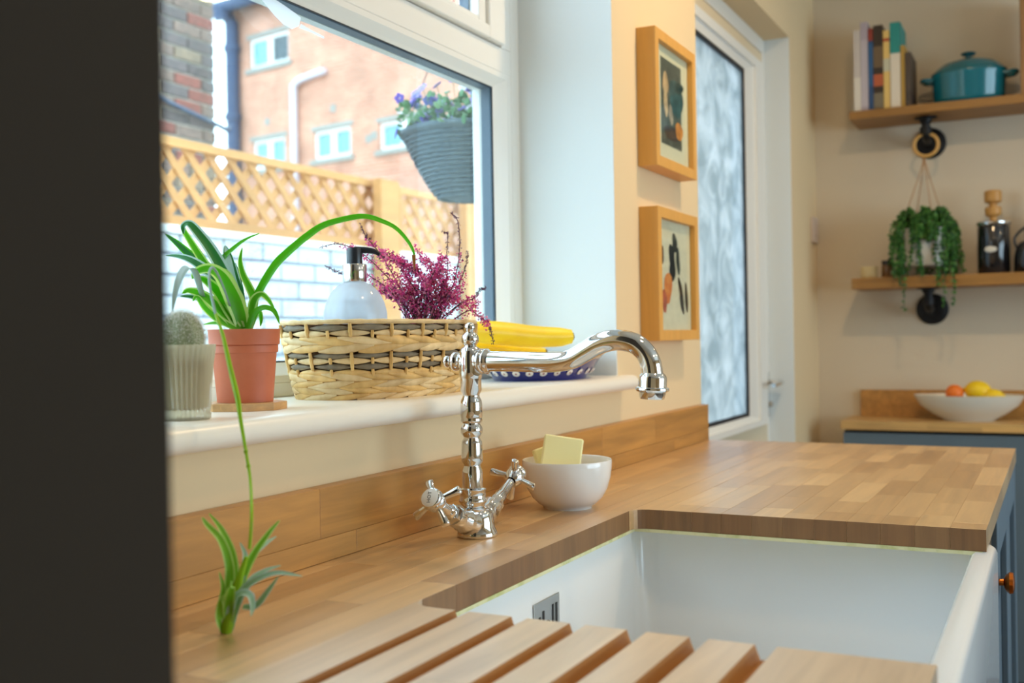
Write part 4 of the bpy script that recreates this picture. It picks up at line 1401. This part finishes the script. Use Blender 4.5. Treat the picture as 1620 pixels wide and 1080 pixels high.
# coffee things at the right of the lower shelf
jx, jy = 3.685, -.562
t = thing('coffee_jar', 'dark glass jar with steel lid and wooden knob on the lower shelf', 'jar', (jx, jy, ZL))
m = MB(); m.lathe([(.044, 0), (.047, .004), (.047, .145), (.044, .150), (.001, .150)], (jx, jy, ZL), n=32); obj('jar_body', m, mat('dark_glass_jar', (26, 26, 30), .12, coat=.6), t, smooth=True, ang=40)
m = MB(); m.lathe([(.048, .1505), (.050, .153), (.050, .160), (.046, .163), (.001, .164)], (jx, jy, ZL), n=32); obj('jar_lid', m, CHROME2, t, smooth=True, ang=40)
m = MB(); m.lathe([(.010, .164), (.010, .176), (.018, .180), (.024, .186), (.024, .206), (.020, .209), (.012, .211), (.012, .219), (.020, .222), (.0255, .226), (.0255, .256), (.022, .260), (.001, .260)], (jx, jy, ZL), n=24)
obj('wooden_knob', m, mat('knob_wood', (190, 140, 72), .45), t, smooth=True, ang=40)
m = MB(); m.ball((jx - .0462, jy + .006, ZL + .075), (.002, .018, .010), 12, 6); obj('label', m, mat('paper_label', (210, 204, 190), .6), t, smooth=True)
m = MB()
kx, ky = 3.670, -.668
m.lathe([(.046, 0), (.050, .004), (.049, .05), (.044, .075), (.034, .092), (.020, .100), (.001, .102)], (kx, ky, ZL), n=32)
t = thing('black_kettle', 'small black kettle at the right edge of the lower shelf', 'kettle', (kx, ky, ZL))
obj('kettle_body', m, mat('black_enamel', (20, 22, 26), .2, coat=.6), t, smooth=True, ang=50)
m = MB(); m.tube(bez([(kx, ky - .038, ZL + .07), (kx, ky - .045, ZL + .11), (kx, ky, ZL + .145), (kx, ky + .045, ZL + .11), (kx, ky + .038, ZL + .07)], 5), .004, 8); m.ball((kx, ky, ZL + .108), .009)
obj('kettle_handle', m, BLACK, t, smooth=True)

m = MB(); m.lathe([(.001, 0), (.022, 0), (.024, .003), (.024, .15), (.020, .175), (.010, .195), (.009, .235), (.012, .238), (.012, .262), (.001, .263)], (3.755, -.672, ZL), n=24)
tag(obj('bottle', m, mat('dark_bottle_glass', (24, 26, 24), .15, coat=.5), smooth=True, ang=40), 'tall dark bottle behind the kettle at the right edge of the lower shelf', 'bottle')
# far counter with upstand, drawer front and fruit bowl
ZC = -.043
CTR = wood('far_counter_oak', [(206, 164, 100), (186, 142, 84), (214, 172, 112)], 1, .4, .2)
fc = thing('far_worktop', 'pale oak worktop with upstand against the far wall', 'worktop', (3.68, -.8, ZC - .027))
ys = [-.112, -.33, -.62, -.95, -1.3, -1.7]
for xa, xb in ((3.562, 3.60), (3.60, 3.64), (3.64, 3.68), (3.68, 3.72), (3.72, 3.76), (3.76, 3.7995)):
    yy = [-.112] + sorted([random.uniform(-1.6, -.2) for _ in range(4)], reverse=True) + [-1.7]
    for a, b in zip(yy, yy[1:]):
        m = MB(); m.box(xa + .0001, xb - .0001, b + .0001, a - .0001, ZC - .027, ZC); obj('stave', m, CTR, fc)
m = MB(); m.box(3.778, 3.7995, -1.7, -.140, ZC, ZC + .089); tag(obj('far_upstand', m, UPW, bevel=.001), 'dark oak upstand behind the fruit bowl on the far wall', 'upstand')
fb = thing('far_base_cabinet', 'blue-grey cabinet under the far worktop', 'cabinet', (3.7, -.8, -.9))
m = MB(); m.box(3.60, 3.795, -1.68, -.118, -.84, ZC - .0275); m.box(3.63, 3.79, -1.66, -.13, -.9, -.84); obj('carcass', m, CABDARK, fb)
for a, b in ((-.645, -.118), (-1.17, -.65), (-1.68, -1.175)):
    m = MB(); m.box(3.588, 3.5995, a, b, -.82, ZC - .038)
    d = obj('cabinet_door', m, CABBLUE, fb, bevel=.001)
    m = MB(); z0, z1 = -.82, ZC - .038
    for q in ((a, a + .045, z0, z1), (b - .045, b, z0, z1), (a + .045, b - .045, z0, z0 + .05), (a + .045, b - .045, z1 - .042, z1)): m.box(3.572, 3.5878, q[0], q[1], q[2], q[3])
    obj('door_frame', m, CABBLUE, d, bevel=.001)
fx, fy = 3.675, -.484
WB = mat('off_white_bowl', (226, 224, 214), .25, coat=.3)
m = MB(); m.lathe([(.001, .002), (.06, .002), (.062, 0), (.068, 0), (.070, .003), (.10, .020), (.135, .048), (.152, .076), (.154, .080), (.150, .080), (.130, .052), (.095, .026), (.06, .010), (.001, .008)], (fx, fy, ZC), n=48, sx=.66, sy=1.06)
tag(obj('fruit_bowl', m, WB, smooth=True, ang=50), 'wide off-white fruit bowl on the far worktop', 'bowl')
m = MB(); m.ball((fx - .01, fy + .040, ZC + .086), .027, 20, 12)
o = tag(obj('orange', m, mat('orange_peel', (238, 120, 34), .5, bump=(300, .2)), smooth=True), 'small orange at the left of the far fruit bowl', 'fruit')
LEM = mat('lemon_peel', (244, 204, 24), .45, bump=(250, .2))
for lab, c_, r_, ax in (('large yellow lemon highest in the far fruit bowl', (fx, fy - .028, ZC + .092), (.033, .033, .040), (.1, 1, .15)), ('yellow lemon lying low at the right of the far fruit bowl', (fx - .015, fy - .068, ZC + .076), (.024, .024, .034), (.1, 1, -.1))):
    m = MB(); m.ball(c_, r_, 20, 12, axis=ax)
    av = Vector(ax).normalized()
    m.ball(Vector(c_) + av * r_[2] * .96, (.007, .007, .008), 10, 6, axis=ax); m.ball(Vector(c_) - av * r_[2] * .97, (.006, .006, .006), 10, 6, axis=ax)
    tag(obj('lemon', m, LEM, smooth=True), lab, 'fruit', 'lemons in the far fruit bowl')

# ============================================================ OUTDOORS
m = MB(); m.box(-4, 40, .32, 40, -1.25, -1.15); struct('ground', m, mat('yard_paving', (150, 148, 142), .9, noise=(4, (170, 166, 158), .4, .6)))
PW = mat('white_painted_brick', (214, 218, 222), .7, objvar=.05, noise=(16, (190, 197, 204), .35, .7))
MORT = mat('painted_mortar', (124, 132, 148), .8)
yw0 = 2.08
pw = thing('painted_brick_wall', 'white painted brick yard wall under the trellis', 'wall', (4.2, yw0 + .1, -1.15))
m = MB(); m.box(1.2, 8.0, yw0 + .008, yw0 + .2, -1.15, .635); obj('wall_core', m, MORT, pw)
m = MB(); m.box(1.2, 8.0, yw0 - .012, yw0 + .21, .6352, .664); obj('coping', m, mat('cement_coping', (238, 238, 236), .8), pw, bevel=.004)
zt = .632
for r in range(12):
    z1 = zt - r * .075
    x = 1.37 + (r % 2) * .1125
    while x < 5.6:
        m = MB(); j = random.uniform(-.002, .003)
        m.box(x, x + .215, yw0 + j, yw0 + .02, z1 - .065, z1)
        if x < 5.5: obj('brick', m, PW, pw, bevel=.004)
        x += .225

# trellis panels


def lattice(x0, x1, z0, z1, yc, per, parent, wd=.031, th=.008):
    k = 0
    for sgn, yo in ((-1, -th / 2 - .0004), (1, th / 2 + .0004)):
        c0 = (z0 - x1 if sgn > 0 else z0 + x0)
        # lines z = sgn*x + c
        cs = []
        lo = (z0 - x1) if sgn > 0 else (z0 + x0)
        hi = (z1 - x0) if sgn > 0 else (z1 + x1)
        c = math.ceil(lo / per) * per
        while c < hi:
            pts = []
            for X in (x0, x1):
                z = sgn * X + c
                if z0 <= z <= z1: pts.append((X, z))
            for Z in (z0, z1):
                X = (Z - c) / sgn
                if x0 < X < x1: pts.append((X, Z))
            if len(pts) >= 2:
                a, b = pts[0], pts[1]
                L_ = math.hypot(a[0] - b[0], a[1] - b[1])
                if L_ > .03:
                    m = MB()
                    cx_, cz_ = (a[0] + b[0]) / 2, (a[1] + b[1]) / 2
                    ux, uz = (b[0] - a[0]) / L_, (b[1] - a[1]) / L_
                    m.obox((cx_, yc + yo, cz_), (ux * L_ / 2, 0, uz * L_ / 2), (0, th / 2, 0), (-uz * wd / 2, 0, ux * wd / 2))
                    obj('lattice_slat', m, FENCEW, parent)
            c += per


def trellis(x0, x1, z0, z1, label, mids=()):
    yc = yw0 + .04
    t = thing('trellis_panel', label, 'trellis', ((x0 + x1) / 2, yc, z0))
    hs = [z0] + list(mids) + [z1]
    rw = .034
    for i, (a, b) in enumerate(zip(hs, hs[1:])):
        lattice(x0 + .012, x1 - .012, a + .010, b - .012, yc, .1165, t)
    for z in hs:
        if z == z1: a, b = z1 - rw, z1
        elif z == z0: a, b = z0, z0 + rw
        else: a, b = z - rw / 2, z + rw / 2
        m = MB(); m.box(x0, x1, yc - .026, yc - .0085, a, b); obj('rail', m, FENCEW, t, bevel=.002)
    for xx in ((x0, x0 + .03), (x1 - .03, x1)):
        m = MB(); m.box(xx[0], xx[1], yc - .0255, yc - .009, z0 + rw + .0005, z1 - rw - .0005); obj('stile', m, FENCEW, t, bevel=.002)


trellis(1.35, 4.265, .668, .984, 'long golden trellis panel left of the fence post')
trellis(4.425, 5.085, .562, .978, 'short trellis panel between the two fence posts', mids=(.678,))
for x0, x1, zt_, lab in ((4.150, 4.306, .982, 'broad golden fence post between the two trellis panels'), (4.95, 5.046, .982, 'golden fence post at the right end of the trellis')):
    m = MB(); m.box(x0, x1, yw0 - .06, yw0 - .014, -1.15, zt_)
    tag(obj('fence_post', m, FENCEW, bevel=.004), lab, 'fence post')

# neighbouring house of old stock brick
NB = [mat('stock_brick', c_, .9, noise=(30, d_, .35, .65), objvar=.12) for c_, d_ in (((132, 106, 92), (100, 84, 76)), ((146, 122, 98), (112, 96, 82)), ((140, 80, 68), (114, 70, 60)), ((104, 88, 84), (82, 74, 72)))]
nb = thing('stock_brick_house', 'old grey-brown brick house wall at the far left outside', 'building', (4.4, 4.0, -1.15))
m = MB(); m.box(2.6, 5.036, 3.812, 6.5, -1.15, 5.0); obj('wall_core', m, mat('old_mortar', (168, 160, 146), .95), nb)
z = .62
r = 0
while z < 2.75:
    x = 5.04
    first = r % 2
    while x > 4.0:
        L_ = .1025 if (first and x > 5.03) else .215
        m = MB(); m.box(x - L_, x, 3.80 + random.uniform(-.003, .003), 3.83, z, z + .065)
        obj('brick', m, random.choices(NB, [5, 3, 1.3, 4])[0], nb, bevel=.004)
        x -= L_ + .01
    z += .075; r += 1
m = MB()
m.tube([(4.2, 3.765, 1.68), (5.04, 3.765, 1.545), (5.10, 3.76, 1.53)], .014, 8)
m.tube([(5.10, 3.76, 1.53), (5.14, 3.78, 1.56)], .016, 8)
tag(obj('waste_pipe', m, mat('grey_pipe', (58, 72, 92), .5), smooth=True), 'dark pipe sloping across the old brick house wall', 'pipe')

# red brick building: local frame s (along), n (towards us), z
FQ = Vector((18.0134, 12.4149, 0)); FD = Vector((.18738, .98229, 0)); FN = Vector((-.98229, .18738, 0))


def fp(s, n, z): return FQ + FD * s + FN * n + Vector((0, 0, z))


def fbox(m, s0, s1, n0, n1, z0, z1, mi=None):
    vs = [fp(s, n, z) for s in (s0, s1) for n in (n0, n1) for z in (z0, z1)]
    m.add(vs, [(0, 1, 3, 2), (4, 6, 7, 5), (0, 4, 5, 1), (2, 3, 7, 6), (0, 2, 6, 4), (1, 5, 7, 3)], mi)


RB = bpy.data.materials.new('red_brick_facade')
RB.use_nodes = True
nt = RB.node_tree
bt = nt.nodes.new('ShaderNodeTexBrick')
bt.inputs['Color1'].default_value = lin((206, 140, 112)); bt.inputs['Color2'].default_value = lin((190, 122, 96)); bt.inputs['Mortar'].default_value = lin((206, 176, 156))
bt.inputs['Scale'].default_value = 1.0; bt.inputs['Brick Width'].default_value = .225; bt.inputs['Row Height'].default_value = .075; bt.inputs['Mortar Size'].default_value = .008
gg = nt.nodes.new('ShaderNodeNewGeometry')
sx_ = nt.nodes.new('ShaderNodeSeparateXYZ'); cx_ = nt.nodes.new('ShaderNodeCombineXYZ')
nt.links.new(gg.outputs['Position'], sx_.inputs[0]); nt.links.new(sx_.outputs['Y'], cx_.inputs['X']); nt.links.new(sx_.outputs['Z'], cx_.inputs['Y'])
nt.links.new(cx_.outputs[0], bt.inputs['Vector'])
nz = nt.nodes.new('ShaderNodeTexNoise'); nz.inputs['Scale'].default_value = 1.6; nz.inputs['Detail'].default_value = 5
nt.links.new(gg.outputs['Position'], nz.inputs['Vector'])
mr_ = nt.nodes.new('ShaderNodeMapRange'); mr_.inputs['From Min'].default_value = .3; mr_.inputs['From Max'].default_value = .7; mr_.inputs['To Min'].default_value = .82; mr_.inputs['To Max'].default_value = 1.2
nt.links.new(nz.outputs['Fac'], mr_.inputs['Value'])
hs_ = nt.nodes.new('ShaderNodeHueSaturation'); nt.links.new(bt.outputs['Color'], hs_.inputs['Color']); nt.links.new(mr_.outputs['Result'], hs_.inputs['Value'])
nt.links.new(hs_.outputs['Color'], nt.nodes['Principled BSDF'].inputs['Base Color']); nt.nodes['Principled BSDF'].inputs['Roughness'].default_value = .9

rb = thing('red_brick_building', 'large pale red brick building with small white windows outside', 'building', tuple(fp(-6, -4, -1.15)))
wins = [(1.27, 2.56, 6.15, 6.80, 'half'), (1.44, 2.50, 3.95, 4.58, 'two'), (-.54, .54, 3.95, 4.54, 'two'), (-2.62, -1.34, 3.93, 4.47, 'two')]
SE = 3.28
m = MB()
# facade built round the window openings
cols = sorted(wins, key=lambda q: q[0])
zt_, zb_ = 7.62, -1.15
fbox(m, SE - .72, SE, -.3, 0, zb_, zt_)
fbox(m, -14, -2.62, -.3, 0, zb_, zt_)
fbox(m, -2.62, -1.34, -.3, 0, zb_, 3.93); fbox(m, -2.62, -1.34, -.3, 0, 4.47, zt_)
fbox(m, -1.34, -.54, -.3, 0, zb_, zt_)
fbox(m, -.54, .54, -.3, 0, zb_, 3.95); fbox(m, -.54, .54, -.3, 0, 4.54, zt_)
fbox(m, .54, 1.27, -.3, 0, zb_, zt_)
fbox(m, 1.27, 2.56, -.3, 0, zb_, 3.95); fbox(m, 1.27, 1.44, -.3, 0, 3.95, 4.58); fbox(m, 2.50, 2.56, -.3, 0, 3.95, 4.58)
fbox(m, 1.27, 2.56, -.3, 0, 4.58, 6.15); fbox(m, 1.27, 2.56, -.3, 0, 6.80, zt_)
fbox(m, -14, SE, -8, -.3, zb_, zt_ - .2)
obj('facade', m, RB, rb)
m = MB()
v = [fp(-14, .35, 7.55), fp(SE + .25, .35, 7.55), fp(SE + .25, -4, 9.9), fp(-14, -4, 9.9), fp(-14, -8.3, 7.55), fp(SE + .25, -8.3, 7.55)]
m.add(v, [(0, 1, 2, 3), (3, 2, 5, 4), (0, 3, 4), (1, 5, 2), (0, 4, 5, 1)])
obj('roof', m, mat('slate_roof', (92, 100, 112), .7), rb)
STONE = mat('stone_lintel', (150, 148, 140), .8)
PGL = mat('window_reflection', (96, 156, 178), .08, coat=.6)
for s0, s1, z0, z1, kd in wins:
    m = MB(); fw = .07
    fbox(m, s0, s0 + fw, -.12, -.05, z0, z1); fbox(m, s1 - fw, s1, -.12, -.05, z0, z1); fbox(m, s0 + fw, s1 - fw, -.12, -.05, z0, z0 + fw); fbox(m, s0 + fw, s1 - fw, -.12, -.05, z1 - fw, z1)
    sm = (s0 + s1) / 2
    fbox(m, sm - .08, sm + .08, -.12, -.045, z0 + fw, z1 - fw)
    wf = obj('window', m, UPVC, rb)
    for a, b in ((s0 + fw, sm - .08), (sm + .08, s1 - fw)):
        m = MB(); fbox(m, a, b, -.10, -.09, z0 + fw, z1 - fw)
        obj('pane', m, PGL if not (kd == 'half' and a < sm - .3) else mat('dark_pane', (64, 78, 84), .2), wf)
    m = MB(); fbox(m, s0 - .1, s1 + .1, -.05, .05, z0 - .10, z0 - .001); obj('window_ledge', m, STONE, rb)
    m = MB(); fbox(m, s0 - .08, s1 + .08, -.02, .012, z1 + .001, z1 + .10); obj('lintel', m, STONE, rb)
for s, z in ((2.0, 4.95), (-.05, 4.95), (-1.05, 4.2), (-1.2, 4.25)):
    m = MB(); fbox(m, s - .08, s + .08, -.01, .012, z - .08, z + .08); obj('air_vent', m, STONE, rb)
DPM = mat('dark_downpipe', (44, 66, 100), .5)
m = MB(); m.tube([fp(2.97, .14, -1.1), fp(2.97, .14, 7.2), fp(3.0, .25, 7.4)], .15, 10)
for z in (1.5, 3.3, 5.1, 6.6): m.tube([fp(2.97, .14, z), fp(2.97, .14, z + .12)], .19, 10)
tag(obj('downpipe', m, DPM, smooth=True, ang=50), 'thick dark blue downpipe at the left corner of the red building', 'pipe')
m = MB(); m.tube([fp(-14, .42, 7.50), fp(SE + .35, .42, 7.50)], .14, 10); m.tube([fp(2.97, .36, 7.25), fp(2.97, .42, 7.5)], .2, 10)
tag(obj('roof_gutter', m, DPM, smooth=True), 'dark gutter along the eaves of the red building', 'gutter')
m = MB(); m.tube(bez([fp(1.03, .10, -1.1), fp(1.03, .10, 3.0), fp(1.03, .10, 5.35), fp(.99, .10, 5.55), fp(.80, .10, 5.65), fp(.08, .10, 5.72)], 5), .075, 8)
tag(obj('soil_pipe', m, mat('pale_pipe', (208, 200, 208), .5), smooth=True), 'thin pale pipe bending across the red brick facade', 'pipe')
m = MB(); fbox(m, -14, -2.9, .02, 2.2, -1.15, 2.9)
tag(obj('brick_outbuilding', m, RB), 'low brick outbuilding at the foot of the red building', 'building')

# hanging basket on the outside wall
hb = Vector((2.445, .60, .60))
t = thing('hanging_basket', 'grey woven cone basket of purple flowers hanging outside the window', 'hanging basket', (hb.x, hb.y, hb.z))
RT, RBt, HH = .180, .085, .165
GW = mat('grey_wicker', (66, 84, 96), .8, noise=(120, (88, 104, 114), .4, .65))
m = MB()
m.lathe([(.001, .004), (RBt - .02, 0), (RBt, .012), (RBt + .03, .05), (.150, .11), (RT, HH), (RT - .006, HH), (.144, .11), (.08, .02), (.001, .012)], hb, n=48)
obj('basket_cone', m, GW, t, smooth=True)
m = MB()
for k in range(16):
    f_ = (k + .3) / 16
    z = f_ * HH
    r_ = RBt + (RT - RBt) * (f_ ** .78) + .001
    pts = [Vector((hb.x + (r_ + .0025 * math.cos(i * PI / 2 + k * PI)) * math.cos(2 * PI * i / 96), hb.y + (r_ + .0025 * math.cos(i * PI / 2 + k * PI)) * math.sin(2 * PI * i / 96), hb.z + z)) for i in range(97)]
    m.tube(pts, .0045, 6, cap=False)
o = obj('woven_bands', m, GW, t, smooth=True); o['kind'] = 'stuff'
m = MB(); m.tube([Vector((hb.x + (RT + .002) * math.cos(2 * PI * i / 48), hb.y + (RT + .002) * math.sin(2 * PI * i / 48), hb.z + HH)) for i in range(49)], .008, 8, cap=False)
obj('rim', m, GW, t, smooth=True)
m = MB(); m.ball((hb.x, hb.y, hb.z + HH - .01), (RT - .012, RT - .012, .02), 24, 6); obj('soil', m, SOIL, t)
m = MB()
for q in range(3):
    a = q * 2 * PI / 3 + .3
    m.tube([(hb.x + RT * math.cos(a), hb.y + RT * math.sin(a), hb.z + HH), (hb.x, hb.y, hb.z + .62)], .0015, 5)
obj('chains', m, IRON, t)
rnd = random.Random(11)
lf = MB(); fw_ = MB()
FG = [leafmat('pansy_leaf', (86, 142, 92), .3), leafmat('pansy_leaf_pale', (150, 190, 150), .35)]
FF = [leafmat('pansy_violet', (104, 84, 196), .3), leafmat('pansy_lilac', (176, 160, 226), .35), leafmat('pansy_white', (236, 232, 244), .4), leafmat('pansy_blue', (96, 110, 190), .3)]
for _ in range(420):
    a = rnd.uniform(0, 2 * PI); r_ = RT * math.sqrt(rnd.random()) * 1.1
    hgt = rnd.uniform(.0, .075) + .03 * (1 - r_ / RT)
    c_ = Vector((hb.x + r_ * math.cos(a), hb.y + r_ * math.sin(a), hb.z + HH + hgt))
    dv = Vector((rnd.gauss(0, 1), rnd.gauss(0, 1), abs(rnd.gauss(0, 1)) + .3)).normalized()
    lf.ball(c_, (.014, .008, .002), 6, 3, rnd.choice([0, 0, 1]), dv)
for _ in range(150):
    a = rnd.uniform(0, 2 * PI); r_ = RT * (.35 + .75 * math.sqrt(rnd.random()))
    c_ = Vector((hb.x + r_ * math.cos(a), hb.y + r_ * math.sin(a), hb.z + HH + rnd.uniform(-.005, .115)))
    dv = (Vector((math.cos(a) * .6, math.sin(a) * .6, .3)) + Vector((rnd.gauss(0, .4), rnd.gauss(0, .4), rnd.gauss(0, .4)))).normalized()
    u_ = dv.orthogonal().normalized(); w2_ = dv.cross(u_)
    mi = rnd.choices([0, 1, 2, 3], [4, 4, 3, 2])[0]
    for q in range(5):
        b_ = q * 2 * PI / 5
        fw_.ball(c_ + (u_ * math.cos(b_) + w2_ * math.sin(b_)) * .008, (.0075, .0075, .0015), 6, 3, mi, dv)
    lf.tube([c_, Vector((c_.x * .7 + hb.x * .3, c_.y * .7 + hb.y * .3, hb.z + HH))], .001, 4, 0)
o = obj('foliage', lf, FG, t); o['kind'] = 'stuff'
o = obj('flowers', fw_, FF, t); o['kind'] = 'stuff'
m = MB()
m.tube([(hb.x, .302, hb.z + .55), (hb.x, .302, hb.z + .78)], .008, 8); m.tube([(hb.x, .305, hb.z + .76), (hb.x, hb.y + .01, hb.z + .70), (hb.x, hb.y + .01, hb.z + .66), (hb.x, hb.y, hb.z + .625)], .006, 8); m.tube([(hb.x, .305, hb.z + .58), (hb.x, hb.y - .03, hb.z + .70)], .005, 8)
tag(obj('wall_hook', m, IRON), 'black iron wall hook above the hanging basket', 'hook')
